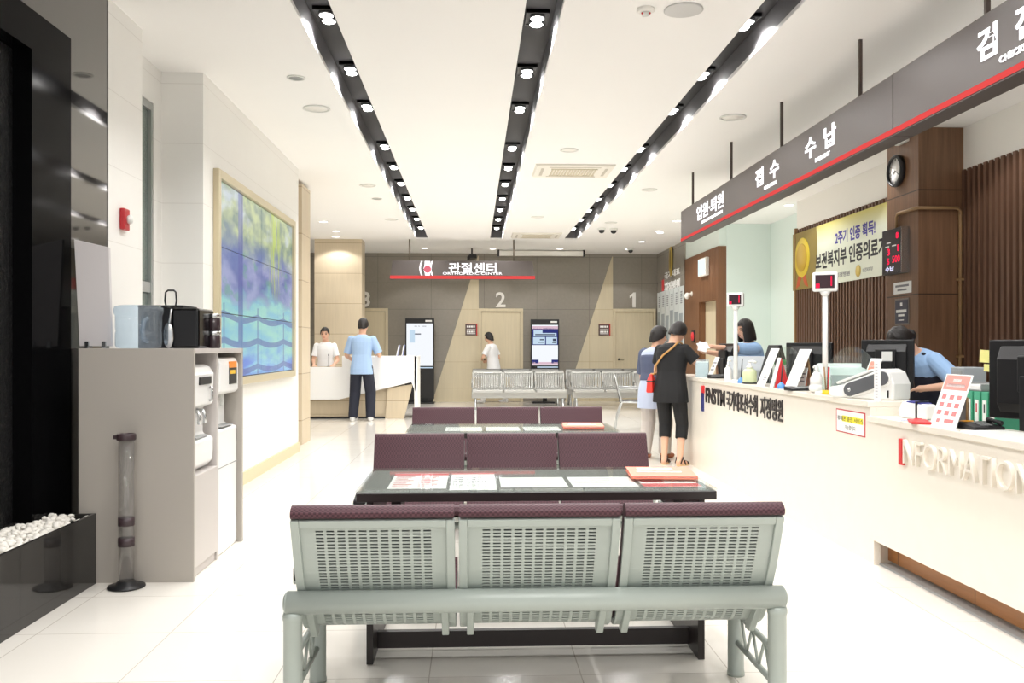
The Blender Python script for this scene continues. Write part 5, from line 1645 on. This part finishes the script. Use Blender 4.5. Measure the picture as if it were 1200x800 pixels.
for i in range(3):
    for j in range(4): m.box(-.02 + i * .03, .0 + i * .03, -.05 + j * .028, -.032 + j * .028, .027 + j * .0045, .032 + j * .0045)
m.build('keys', W['grey'], t)
t = monitor('big black monitor seen from behind at the right edge, with yellow notes on its side', 2.785, 4.26, .735, .50, .40, R(-63), .20)
for w_, px, pz, nm in ((.062, -.272, .515, 'upper'), (.036, -.262, .455, 'lower')):
    m = MB(); m.obox((px, -.006, pz), (w_, .002, w_ * 1.05), (0, R(4), 0)); m.build('sticky_note', mat('note_yellow_' + nm, srgb(238, 234, 150), .6), t)
t = thing('paper_stack', 'loose white sheets on the lower counter before the right-hand monitor', 'paper', (2.50, 4.02, ZT), R(5))
m = MB(); m.box(-.11, .11, -.22, .22, 0, .006); m.build('sheets', W['paper'], t)
m = MB(); m.obox((.01, .03, .0075), (.2, .3, .002), (0, 0, R(6))); m.build('top_sheet', W['offwhite'], t)
# ================================================================ PEOPLE
def two_bone(a, b, l1, l2, pole):
    d = b - a; L = min(d.length, (l1 + l2) * .998); d.normalize(); b2 = a + d * L
    k = (l1 * l1 - l2 * l2 + L * L) / (2 * L); h = math.sqrt(max(0, l1 * l1 - k * k))
    p = pole - d * pole.dot(d); p.normalize()
    return a + d * k + p * h, b2


def ring(c, rx, ry, ax, ay, n=20, p=2.4):
    out = []
    for k in range(n):
        t = 2 * PI * k / n; c_, s_ = math.cos(t), math.sin(t)
        out.append(c + ax * (math.copysign(abs(c_) ** (2 / p), c_) * rx) + ay * (math.copysign(abs(s_) ** (2 / p), s_) * ry))
    return out


def hand(mb, wr, d, nrm, side, s, curl):
    """palm, four unequal fingers with a knuckle bend, thumb off the side of the palm"""
    d = d.normalized(); nrm = (nrm - d * nrm.dot(d)).normalized(); ac = d.cross(nrm).normalized() * side
    Mp = Matrix((ac, d, nrm)).transposed()
    mb.ell(wr + d * .045 * s, (.040 * s, .050 * s, .015 * s), Mp, 14, 8)
    mb.seg(wr - d * .01 * s, wr + d * .03 * s, .024 * s, .028 * s)
    for i, (off, L) in enumerate(((-.030, .060), (-.010, .076), (.011, .072), (.030, .062))):
        k0 = wr + d * (.078 - abs(off) * .2) * s + ac * off * s
        d1 = (d * math.cos(curl * .6) + nrm * math.sin(curl * .6)).normalized(); d2 = (d * math.cos(curl * 1.5) + nrm * math.sin(curl * 1.5)).normalized()
        k1 = k0 + d1 * L * .55 * s; k2 = k1 + d2 * L * .5 * s
        mb.seg(k0 - d * .012 * s, k1, .0095 * s, .0088 * s, n=8); mb.seg(k1, k2, .0088 * s, .0072 * s, n=8)
    b = wr + d * .022 * s - ac * .030 * s
    b1 = b + (d * .6 - ac * .75 + nrm * .25).normalized() * .036 * s; b2 = b1 + (d * .9 - ac * .2 + nrm * .35).normalized() * .030 * s
    mb.seg(b + ac * .012 * s, b1, .013 * s, .0105 * s, n=8); mb.seg(b1, b2, .0105 * s, .0085 * s, n=8)


def hair_cap(c, r, Mh, ends, thick=1.1, flare=0.0, back=.0):
    """ends(theta)->how far the hair runs: 1 = widest level of the skull, 2 = one skull-radius lower; theta 0 = face"""
    n, m = 40, 12
    V = []; F = []
    def P(th, s, k):
        if s <= 1:
            ph = s * PI / 2; x, y, z = math.sin(ph), math.sin(ph), math.cos(ph)
        else:
            x = y = 1 - (.10 - flare) * (s - 1); z = -(s - 1)
        w = 1 + (.022 * math.sin(th * 7 + s * 5) + .016 * math.sin(th * 15 - s * 9)) * min(1, s * 2)
        q = Vector((math.sin(th) * x * r.x, math.cos(th) * y * r.y - back * r.y, z * r.z)) * k * w
        return c + Mh @ q
    for k in (thick, .90):
        for i in range(n):
            th = 2 * PI * i / n; e = ends(th)
            for j in range(m + 1):
                kk = k if j < m else (thick * .55 + .45)
                V.append(P(th, e * max(j, .04) / m, kk))
    S = n * (m + 1)
    for i in range(n):
        i2 = (i + 1) % n
        for j in range(m):
            a, b, c_, d = i * (m + 1) + j, i2 * (m + 1) + j, i2 * (m + 1) + j + 1, i * (m + 1) + j + 1
            F.append((a, b, c_, d)); F.append((S + d, S + c_, S + b, S + a))
        F.append((i * (m + 1) + m, i2 * (m + 1) + m, S + i2 * (m + 1) + m, S + i * (m + 1) + m))
    F.append([i * (m + 1) for i in range(n)]); F.append([S + i * (m + 1) for i in range(n)][::-1])
    mb = MB(); mb.add(V, F, True)
    return mb


def ends_short(front=.62, side=1.28, back=1.80):
    def f(th):
        a = abs((th + PI) % (2 * PI) - PI) / PI           # 0 face .. 1 nape
        if a < .25: return front
        if a < .42: return front + (side - front) * (a - .25) / .17
        return side + (back - side) * min(1, (a - .42) / .35)
    return f


def person(label, loc, rz, H, lean=0.0, side=0.0, twist=0.0, head=(0, 0, 0), hands=None, poles=None, feet=None, sw=.108, hip=.93, torso_k=1.0,
           skin='skin', hair=None, hair_mat='hair', hair_kw=None, top=None, sleeve=.75, hem=-.10, flare=1.0, ease=.014, bottom=None, leg_end=1.0, leg_ease=.018,
           shoes=None, curl=(.5, .5), palm=None, group=None, vox=.006, sleeve_mat=None):
    """figure faces +Y of its own empty; lengths are fractions of the height H"""
    t = thing('person', label, 'person', loc, rz, group)
    X = Vector((1, 0, 0)); Z = Vector((0, 0, 1))
    s = H / 1.72
    pel = Vector((0, 0, .53 * H * (hip / .93)))
    up = Vector((math.sin(R(side)), math.sin(R(lean)), math.cos(R(lean)) * math.cos(R(side)))).normalized()
    rt = (Matrix.Rotation(R(twist), 3, up) @ X); rt = (rt - up * rt.dot(up)).normalized(); fw = up.cross(rt)
    ax0 = X; ay0 = Vector((0, 1, 0))
    nb = pel + up * .298 * H
    hd = Matrix.Rotation(R(head[1]), 3, 'Z') @ Vector((0, 0, 1))
    # head frame
    Mh = Euler((R(-head[0]), R(head[2]), R(head[1]) + R(twist))).to_matrix()
    hu = Mh @ Z; hf = Mh @ Vector((0, 1, 0)); hr = Mh @ X
    nk = nb + (up * .6 + hu * .4) * .045 * H
    hc = nb + (up * .35 + hu * .65).normalized() * .107 * H + hf * .012 * H
    hR = Vector((.0435 * H, .0545 * H, .062 * H))
    sh = {}
    for k, q in (('L', -1), ('R', 1)): sh[k] = nb - up * .034 * H + rt * q * sw * H * .90
    l1, l2 = .168 * H, .146 * H
    el, wr = {}, {}
    hands = hands or {}; poles = poles or {}
    for k, q in (('L', -1), ('R', 1)):
        tgt = Vector(hands.get(k, tuple(sh[k] + Vector((q * .03 * H, .03 * H, -.308 * H)))))
        el[k], wr[k] = two_bone(sh[k], tgt, l1, l2, Vector(poles.get(k, (q * .5, -.8, -.2))))
    hp, kn, an = {}, {}, {}
    feet = feet or {}
    for k, q in (('L', -1), ('R', 1)):
        hp[k] = pel + X * q * .052 * H - Z * .012 * H
        f = feet.get(k, (q * .055 * H, 0, 0))
        tgt = Vector((f[0], f[1], .042 * H + (f[3] if len(f) > 3 else 0)))
        kn[k], an[k] = two_bone(hp[k], tgt, .245 * H, .246 * H, Vector((q * .12, 1, 0)))
    K = torso_k
    # ---- body
    b = MB()
    lev = [(-.055, .082, .058), (0, .094, .066), (.06, .086, .060), (.11, .080, .056), (.18, .088, .064), (.235, .094, .064), (.272, .090, .055), (.292, .062, .044), (.312, .034, .036)]
    def tors(e0, up_to=9, lo=None, fl=1.0):
        out = []
        for i, (q, rx, ry) in enumerate(lev[:up_to]):
            c = pel + up * q * H
            w = max(0, min(1, (q + .02) / .2))
            ax = (ax0 * (1 - w) + rt * w).normalized(); ay = (ay0 * (1 - w) + fw * w); ay = (ay - ax * ay.dot(ax)).normalized()
            out.append((q, c, rx * H * K + e0, ry * H * K + e0, ax, ay))
        return out
    b.loft([ring(c, rx, ry, ax, ay) for q, c, rx, ry, ax, ay in tors(0)])
    b.seg(nb - up * .01 * H, hc - hu * .02 * H + hf * -.012 * H, .036 * H, .033 * H)
    b.ell(hc, hR, Mh, 24, 16)
    b.ell(hc + hf * .016 * H - hu * .032 * H, (.034 * H, .037 * H, .034 * H), Mh, 18, 12)      # jaw
    b.seg(hc + hf * .050 * H + hu * .004 * H, hc + hf * .060 * H - hu * .016 * H, .006 * H, .0085 * H, n=10)   # nose
    for q in (-1, 1):
        b.ell(hc + hr * q * .043 * H - hf * .004 * H - hu * .006 * H, (.006 * H, .011 * H, .018 * H), Mh, 10, 8)
        b.ell(hc + hr * q * .022 * H + hf * .035 * H - hu * .018 * H, (.016 * H, .012 * H, .014 * H), Mh, 10, 8)
    b.seg(hc + hf * .048 * H - hu * .034 * H - hr * .008 * H, hc + hf * .048 * H - hu * .034 * H + hr * .008 * H, .006 * H, .006 * H, n=8)
    for k, q in (('L', -1), ('R', 1)):
        b.seg(sh[k], el[k], .030 * H, .023 * H); b.seg(el[k], wr[k], .023 * H, .0145 * H)
        d = (wr[k] - el[k]).normalized()
        pn = Vector((palm or {}).get(k, tuple(Vector((-q, 0, -.3)))))
        hand(b, wr[k], d, pn, 1 if q < 0 else -1, s, curl[0 if k == 'L' else 1])
        b.seg(hp[k], kn[k], .050 * H, .032 * H); b.seg(kn[k], an[k], .032 * H, .020 * H)
        cf = kn[k].lerp(an[k], .3) - Vector((0, .010 * H, 0)); b.ell(cf, (.026 * H, .025 * H, .06 * H), None, 12, 10)
        a = an[k]; fz = a.z - .042 * H
        fa = feet.get(k, (0, 0, 0)); ang = R(fa[2] if len(fa) > 2 else 0)
        Mf = Matrix.Rotation(ang, 3, 'Z')
        b.ell(a + Mf @ Vector((0, -.012 * H, -.018 * H)), (.020 * H, .024 * H, .024 * H), None, 12, 8)
        b.ell(Vector((a.x, a.y, fz)) + Mf @ Vector((0, .045 * H, .017 * H)), (.025 * H, .055 * H, .016 * H), Mf, 14, 8)
        b.ell(Vector((a.x, a.y, fz)) + Mf @ Vector((0, .085 * H, .012 * H)), (.025 * H, .026 * H, .012 * H), Mf, 12, 8)
        b.seg(a, Vector((a.x, a.y, fz)) + Mf @ Vector((0, .03 * H, .022 * H)), .021 * H, .017 * H)
    remesh(b, 'body', W[skin], t, vox, 3)
    # ---- face
    for q in (-1, 1):
        m = MB(); m.ell(hc + hr * q * .0195 * H + hf * .0465 * H + hu * .002 * H, (.0085 * H, .006 * H, .0052 * H), Mh, 12, 8); m.build('eye', W['eye'], t)
        m = MB(); m.tube([hc + hr * q * .010 * H + hf * .0515 * H + hu * .013 * H, hc + hr * q * .020 * H + hf * .0500 * H + hu * .016 * H, hc + hr * q * .031 * H + hf * .043 * H + hu * .013 * H], .0024 * H, 6); m.build('eyebrow', W[hair_mat], t)
    m = MB(); m.ell(hc + hf * .0525 * H - hu * .034 * H, (.013 * H, .0035 * H, .0042 * H), Mh, 12, 8); m.build('mouth', W['lip'], t)
    if hair:
        hk = dict(thick=1.11); hk.update(hair_kw or {})
        hm = hair_cap(hc + hu * .004 * H - hf * .004 * H, hR, Mh, hair, **hk)
        hm.build('hair', W[hair_mat], t)
    # ---- clothes
    if top:
        c_ = MB()
        T = tors(ease, 9)
        rs = []
        bx = X
        # skirt of the shirt below the hips
        q0, c0, rx0, ry0, a0, b0 = T[1]
        for qq in (hem, hem * .6, hem * .3):
            cc = pel + Z * qq * H + (up * 0)
            gr = 1 + (flare - 1) * abs(qq / hem)
            rs.append(ring(cc, (rx0 + .004) * gr, (ry0 + .006) * gr, X, ay0))
        for q, c, rx, ry, ax, ay in T[1:8]: rs.append(ring(c, rx, ry, ax, ay))
        q, c, rx, ry, ax, ay = T[7]; rs.append(ring(nb + up * .010 * H, .041 * H + .004, .040 * H + .004, ax, ay))
        c_.loft(rs)
        for k in ('L', 'R'):
            if sleeve <= 1:
                e = sh[k].lerp(el[k], sleeve); r1 = .0265 * H + ease
                c_.seg(sh[k], e, .030 * H + ease * .7, r1 + .004, True, False)
            else:
                c_.seg(sh[k], el[k], .032 * H + ease * .8, .025 * H + ease * .8); e = el[k].lerp(wr[k], sleeve - 1); c_.seg(el[k], e, .025 * H + ease * .8, .017 * H + ease * .8, True, False)
        remesh(c_, 'shirt', W[top], t, vox, 3, .4)
    if bottom:
        c_ = MB()
        T = tors(.012, 3)
        c_.loft([ring(pel - Z * .06 * H, .085 * H * K + .006, .062 * H * K + .006, X, ay0)] + [ring(c, rx, ry, X, ay0) for q, c, rx, ry, ax, ay in T[1:3]])
        for k in ('L', 'R'):
            c_.seg(hp[k], kn[k], .051 * H + min(leg_ease * .7, .014), .033 * H + leg_ease)
            e = kn[k].lerp(an[k], min(1.04, leg_end)); re = (.033 * (1 - leg_end) + .021 * leg_end) * H + leg_ease * 1.15
            c_.seg(kn[k], e, .033 * H + leg_ease, re, True, False)
        remesh(c_, 'trousers', W[bottom], t, vox, 3, .4)
    if shoes:
        kind, mt = shoes
        for k in ('L', 'R'):
            a = an[k]; fz = a.z - .042 * H; fa = feet.get(k, (0, 0, 0)); Mf = Matrix.Rotation(R(fa[2] if len(fa) > 2 else 0), 3, 'Z')
            o = Vector((a.x, a.y, fz))
            m = MB()
            def q_(x, y, z): return o + Mf @ Vector((x * H, y * H, z * H))
            if kind == 'shoe':
                m.ell(q_(0, .045, .017), (.031 * H, .072 * H, .023 * H), Mf, 18, 10); m.ell(q_(0, -.012, .026), (.027 * H, .030 * H, .030 * H), Mf, 14, 10)
                remesh(m, 'shoe', W[mt], t, .005, 3)
            else:
                P = [(.030 * math.sin(a_) * (1 if math.cos(a_) > 0 else .85), .04 + .075 * math.cos(a_)) for a_ in [i * 2 * PI / 20 for i in range(20)]]
                v0 = [q_(x, y, 0) for x, y in P]; v1 = [q_(x, y, .010) for x, y in P]
                m.loft([v0, v1], False); m.build('sandal_sole', W['sandal_sole'], t)
                m = MB()
                for y, zz, w_ in ((.075, .030, .029), (.035, .042, .027)):
                    m.tube([q_(-w_, y, .006), q_(-w_ * .8, y - .004, zz * .75), q_(0, y - .006, zz), q_(w_ * .8, y - .004, zz * .75), q_(w_, y, .006)], .0055 * H, 6)
                m.tube([q_(-.022, -.02, .02), q_(-.026, .005, .058), q_(0, .022, .062), q_(.026, .005, .058), q_(.022, -.02, .02)], .0042 * H, 6)
                m.build('sandal_strap', W[mt], t)
    info = dict(pel=pel, nb=nb, up=up, rt=rt, fw=fw, hc=hc, sh=sh, el=el, wr=wr, H=H, hu=hu, hf=hf, hr=hr, an=an, kn=kn, hR=hR, Mh=Mh)
    return t, info


W['cloth_white'] = mat('cloth_white', srgb(240, 240, 240), .8, bump=.25, bscale=14)
W['cloth_blue'] = mat('cloth_light_blue', srgb(160, 188, 224), .8, bump=.3, bscale=14)
W['cloth_navy'] = mat('cloth_navy', srgb(30, 33, 48), .8, bump=.3, bscale=14)
W['cloth_black'] = mat('cloth_black', srgb(20, 20, 22), .8, bump=.3, bscale=14)
W['cloth_slate'] = mat('cloth_slate', srgb(76, 84, 108), .8, bump=.3, bscale=14)
W['cloth_pale'] = mat('cloth_pale_blue', srgb(178, 188, 210), .8, bump=.3, bscale=14)
W['cloth_grey'] = mat('cloth_light_grey', srgb(188, 180, 174), .8, bump=.3, bscale=14)
W['uniform'] = mat('uniform_blue', srgb(150, 182, 220), .8, bump=.25, bscale=14)
W['shoe_white'] = mat('shoe_white', srgb(226, 226, 226), .5)
W['shoe_tan'] = mat('shoe_tan', srgb(168, 100, 66), .5)
W['sandal_sole'] = mat('sandal_sole', srgb(214, 182, 140), .6)
W['strap_dark'] = mat('strap_dark', srgb(46, 30, 26), .5)
W['bag_red'] = mat('bag_red', srgb(226, 48, 36), .5)
W['strap_tan'] = mat('strap_tan', srgb(190, 144, 84), .5)

# seated nurse behind the back desk, facing the room
person('person in a white short-sleeved top seated behind the white desk, facing the room', (-2.80, 16.98, 0), PI, 1.66, lean=8, head=(8, 0, 0),
       hands={'L': (-.19, .30, .96), 'R': (.17, .31, .96)}, poles={'L': (-.4, -.5, -1), 'R': (.4, -.5, -1)}, hair=ends_short(.70, 1.2, 1.6), hair_kw=dict(thick=1.2), top='cloth_white', bottom='cloth_white', sleeve=.72, vox=.007, palm={'L': (0, 0, -1), 'R': (0, 0, -1)})
# man with his back to us at the desk
person('person in light blue tee and navy trousers standing at the white desk, back turned', (-1.955, 15.62, 0), R(-4), 1.80, lean=5, head=(14, -6, 0),
       hands={'L': (-.23, .32, 1.06), 'R': (.25, .34, 1.15)}, poles={'L': (-.5, -.5, -1), 'R': (.5, -.5, -1)}, feet={'L': (-.15, -.02, -8), 'R': (.15, .02, 10)}, sw=.116,
       hair=ends_short(.60, 1.25, 1.75), hair_kw=dict(thick=1.18), top='cloth_blue', sleeve=.85, hem=-.075, flare=1.03, ease=.022, bottom='cloth_navy', leg_end=1.04, leg_ease=.038, shoes=('shoe', 'shoe_white'), vox=.007, palm={'L': (0, 0, -1), 'R': (0, 0, -1)})
# nurse walking past door 2
person('person in white uniform walking left past door 2, seen from the side', (.46, 20.35, 0), R(62), 1.63, lean=8, head=(16, 4, 0),
       hands={'L': (-.06, .27, 1.02), 'R': (.10, .18, .98)}, poles={'L': (-1, -.4, -.3), 'R': (.5, -1, -.2)}, feet={'L': (-.09, .24, 0), 'R': (.09, -.26, 0, .03)},
       hair=ends_short(.66, 1.35, 1.95), hair_kw=dict(thick=1.2), top='cloth_white', sleeve=.75, hem=-.17, flare=1.10, ease=.024, bottom='cloth_white', leg_ease=.024, shoes=('shoe', 'shoe_white'), vox=.007)
# older woman on the left of the pair
tD, D_ = person('person in slate and pale blue smock with grey trousers, left of the woman in black', (2.09, 10.25, 0), R(-38), 1.535, lean=7, twist=-6, head=(14, -38, 0),
       hands={'L': (-.25, .20, .70), 'R': (.22, .20, .86)}, poles={'L': (-1, -.4, 0), 'R': (.8, -.8, -.2)}, feet={'L': (-.10, -.02, 8), 'R': (.10, .09, -12)}, sw=.102,
       hair=ends_short(.66, 1.35, 1.95), hair_kw=dict(thick=1.28), top='cloth_pale', sleeve=.8, hem=-.15, flare=1.06, ease=.024, bottom='cloth_grey', leg_end=1.02, leg_ease=.034, shoes=('shoe', 'shoe_tan'), torso_k=1.04)
# slate yoke over the pale smock
c_ = MB()
H = D_['H']
c_.loft([ring(D_['pel'] + D_['up'] * q * H, rx * H * 1.04 + .031, ry * H * 1.04 + .031, D_['rt'], D_['fw']) for q, rx, ry in ((.055, .086, .062), (.11, .081, .057), (.18, .088, .064), (.235, .093, .063), (.262, .080, .05))])
for k in ('L', 'R'):
    c_.seg(D_['sh'][k].lerp(D_['el'][k], .02), D_['sh'][k].lerp(D_['el'][k], .95), .033 * H + .027, .0265 * H + .030, True, False)
remesh(c_, 'overlay_panel', W['cloth_slate'], tD, .006, 3, .4)

# woman in black leaning on the counter
tE, E_ = person('person in black top and cropped black leggings leaning on the counter, seen from behind', (2.17, 9.70, 0), R(-30), 1.60, lean=9, twist=-8, head=(36, -16, 4),
       hands={'L': (-.06, .36, 1.00), 'R': (.26, .30, 1.00)}, poles={'L': (-1, -.5, -.5), 'R': (1, -.7, -.6)}, feet={'L': (-.07, -.01, 10), 'R': (.12, -.06, -14)}, sw=.104,
       hair=ends_short(.66, 1.32, 1.85), hair_kw=dict(thick=1.24), top='cloth_black', sleeve=.62, hem=-.10, flare=1.06, ease=.022, bottom='cloth_black', leg_end=.40, leg_ease=.018, shoes=('sandal', 'strap_dark'), torso_k=1.06, palm={'L': (0, 0, -1), 'R': (0, 0, -1)})
# her crossbody bag: a thing of its own
M_E = Matrix.Translation(tE.location) @ tE.rotation_euler.to_matrix().to_4x4()
H = E_['H']
def eb(q, a, b_, k=1.0):
    """point on her torso at height q, angle a (0 = right side, 90 = front)"""
    c = E_['pel'] + E_['up'] * q * H
    return M_E @ (c + E_['rt'] * math.cos(R(a)) * (.098 * H + .036) * k + E_['fw'] * math.sin(R(a)) * (.068 * H + .036) * k)
bl = M_E @ (E_['pel'] + Vector((-.215, -.02, .03 * H)))
t = thing('crossbody_bag', 'small red bag on a tan strap at the hip of the woman in black', 'bag', bl)
inv = lambda p: p - bl
m = MB()
top_ = M_E @ (E_['nb'] + E_['rt'] * .060 * H + E_['up'] * -.002 * H + E_['fw'] * -.035 * H)
path = [inv(bl + Vector((0, 0, .10))), inv(eb(.09, 205, 0, 1.0)), inv(eb(.15, 228, 0, 1.04)), inv(eb(.21, 258, 0, 1.06)), inv(eb(.265, 290, 0, 1.0)), inv(top_ + Vector((0, 0, .028)))]
fr = [inv(M_E @ (E_['nb'] + E_['rt'] * .055 * H + E_['fw'] * .035 * H + Vector((0, 0, .02)))), inv(eb(.24, 70, 0, 1.06)), inv(eb(.17, 110, 0, 1.06)), inv(eb(.10, 150, 0, 1.02)), inv(bl + Vector((0, .02, .10)))]
m.tube(path + fr, .011, 8); m.build('strap', W['strap_tan'], t)
m = MB()
Mb = Matrix.Rotation(R(-26) + PI / 2, 3, 'Z')
m.loft([[Mb @ Vector(p) for p in ((-w_, -d_, z), (w_, -d_, z), (w_, d_, z), (-w_, d_, z))] for z, w_, d_ in ((-.105, .085, .030), (-.09, .095, .036), (.03, .075, .030), (.085, .045, .018), (.10, .03, .012))], False)
m.build('pouch', W['bag_red'], t, .012, 3)
m = MB(); m.loft([[Mb @ Vector(p) for p in ((-w_, -d_, z), (w_, -d_, z), (w_, d_, z), (-w_, d_, z))] for z, w_, d_ in ((.015, .080, .034), (.022, .082, .036), (.028, .078, .034))], False); m.build('zip', W['strap_dark'], t)

# receptionist handing papers over the counter
xF = 3.27
tF, F_ = person('person with dark bobbed hair in pale blue uniform reaching papers across the counter', (xF, 10.12, 0), R(100), 1.62, lean=12, head=(10, 6, 0),
       hands={'L': (-.10, .62, 1.30), 'R': (.14, .58, 1.24)}, poles={'L': (-.8, -.2, -1), 'R': (.8, -.2, -1)}, hair=lambda th: (.74 if abs((th + PI) % (2 * PI) - PI) < .70 else 2.3), hair_kw=dict(thick=1.22, flare=.16),
       top='uniform', sleeve=.80, hem=-.10, ease=.022, bottom='cloth_navy', leg_ease=.02, shoes=('shoe', 'shoe_tan'), curl=(.8, .8), palm={'L': (.3, 0, -1), 'R': (-.3, 0, 1)})
Mw = Matrix.Translation(tF.location) @ tF.rotation_euler.to_matrix().to_4x4()
c_ = MB(); H = F_['H']
c_.loft([ring(F_['pel'] + F_['up'] * q * H, rx * H + .030, ry * H + .030, F_['rt'], F_['fw']) for q, rx, ry in ((.0, .094, .066), (.06, .086, .060), (.11, .080, .056), (.16, .086, .062))])
remesh(c_, 'vest', W['cloth_navy'], tF, .007, 3, .4)
h1 = Mw @ (F_['wr']['L'] + Vector((0, .11, .0)))
t = thing('handed_papers', 'folded white papers held out over the counter between two hands', 'paper', h1)
m = MB(); m.obox((-.02, -.03, .01), (.13, .10, .003), (R(50), R(-10), R(20))); m.obox((-.03, -.05, .0), (.10, .12, .003), (R(62), R(14), R(-8))); m.build('sheets', W['paper'], t)

# receptionist bending behind the big monitor
tG, G_ = person('person in pale blue shirt and navy vest bending forward behind the big black monitor', (3.50, 6.55, 0), R(114), 1.60, lean=34, head=(56, 0, 0), hip=.93,
       hands={'L': (-.17, .36, 1.0), 'R': (.15, .40, .96)}, poles={'L': (-1, -.2, -.5), 'R': (1, -.2, -.5)}, feet={'L': (-.09, -.10, 0), 'R': (.09, -.10, 0)},
       hair=ends_short(.60, 1.1, 1.5), hair_kw=dict(thick=1.15), top='uniform', sleeve=.78, hem=-.08, ease=.022, bottom='cloth_navy', leg_ease=.02, shoes=('shoe', 'shoe_tan'), palm={'L': (0, 0, -1), 'R': (0, 0, -1)})
H = G_['H']
c_ = MB()
c_.loft([ring(G_['pel'] + G_['up'] * q * H, rx * H + .031, ry * H + .031, G_['rt'], G_['fw']) for q, rx, ry in ((-.02, .094, .066), (.06, .088, .062), (.11, .082, .058), (.18, .088, .064), (.225, .080, .060))])
for q in (-1, 1):
    p0 = G_['pel'] + G_['up'] * .20 * H; o_ = G_['rt'] * q * .055 * H
    c_.seg(p0 + o_ + G_['fw'] * .05 * H, G_['nb'] + o_ * .95 + G_['up'] * -.004 * H, .030, .022); c_.seg(p0 + o_ - G_['fw'] * .05 * H, G_['nb'] + o_ * .95 + G_['up'] * -.004 * H, .030, .022)
remesh(c_, 'vest', W['cloth_navy'], tG, .007, 3, .4)
m = MB(); m.ell(G_['hc'] - G_['hf'] * .055 * H - G_['hu'] * .035 * H, (.030 * H, .028 * H, .030 * H), None, 16, 10); m.build('hair_bun', W['hair'], tG)
m = MB(); m.ell(G_['hc'] - G_['hf'] * .01 * H + G_['hu'] * .072 * H, (.007, .016, .007), None, 10, 6); m.build('hair_clip', W['chrome'], tG)
# ================================================================ ADDED WHITE WORLD FILL THROUGH THE OPEN BACK, CAMERA
w = bpy.data.worlds.new('world'); SC.world = w; w.use_nodes = True
bg = w.node_tree.nodes['Background']
bg.inputs[0].default_value = (1.0, 1.0, 1.0, 1); bg.inputs[1].default_value = 0.88

cam = bpy.data.cameras.new('camera'); co = bpy.data.objects.new('camera', cam); COL.objects.link(co)
cam.sensor_width = 36; cam.lens = FPX / 1200 * 36; cam.shift_y = (HOR - 400) / 1200
cam.clip_start = .05; cam.clip_end = 100
co.location = (0, 0, CAMH); co.rotation_euler = (PI / 2, 0, -YAW)
SC.camera = co
SC.view_settings.view_transform = 'Standard'; SC.view_settings.look = 'None'
SC.view_settings.exposure = 0.0; SC.view_settings.gamma = 1.0
SC.view_settings.use_curve_mapping = False
SC.cycles.max_bounces = 8; SC.cycles.diffuse_bounces = 5; SC.cycles.glossy_bounces = 4; SC.cycles.transparent_max_bounces = 12
SC.cycles.sample_clamp_indirect = 6; SC.cycles.caustics_reflective = False; SC.cycles.caustics_refractive = False
SC.cycles.use_denoising = True
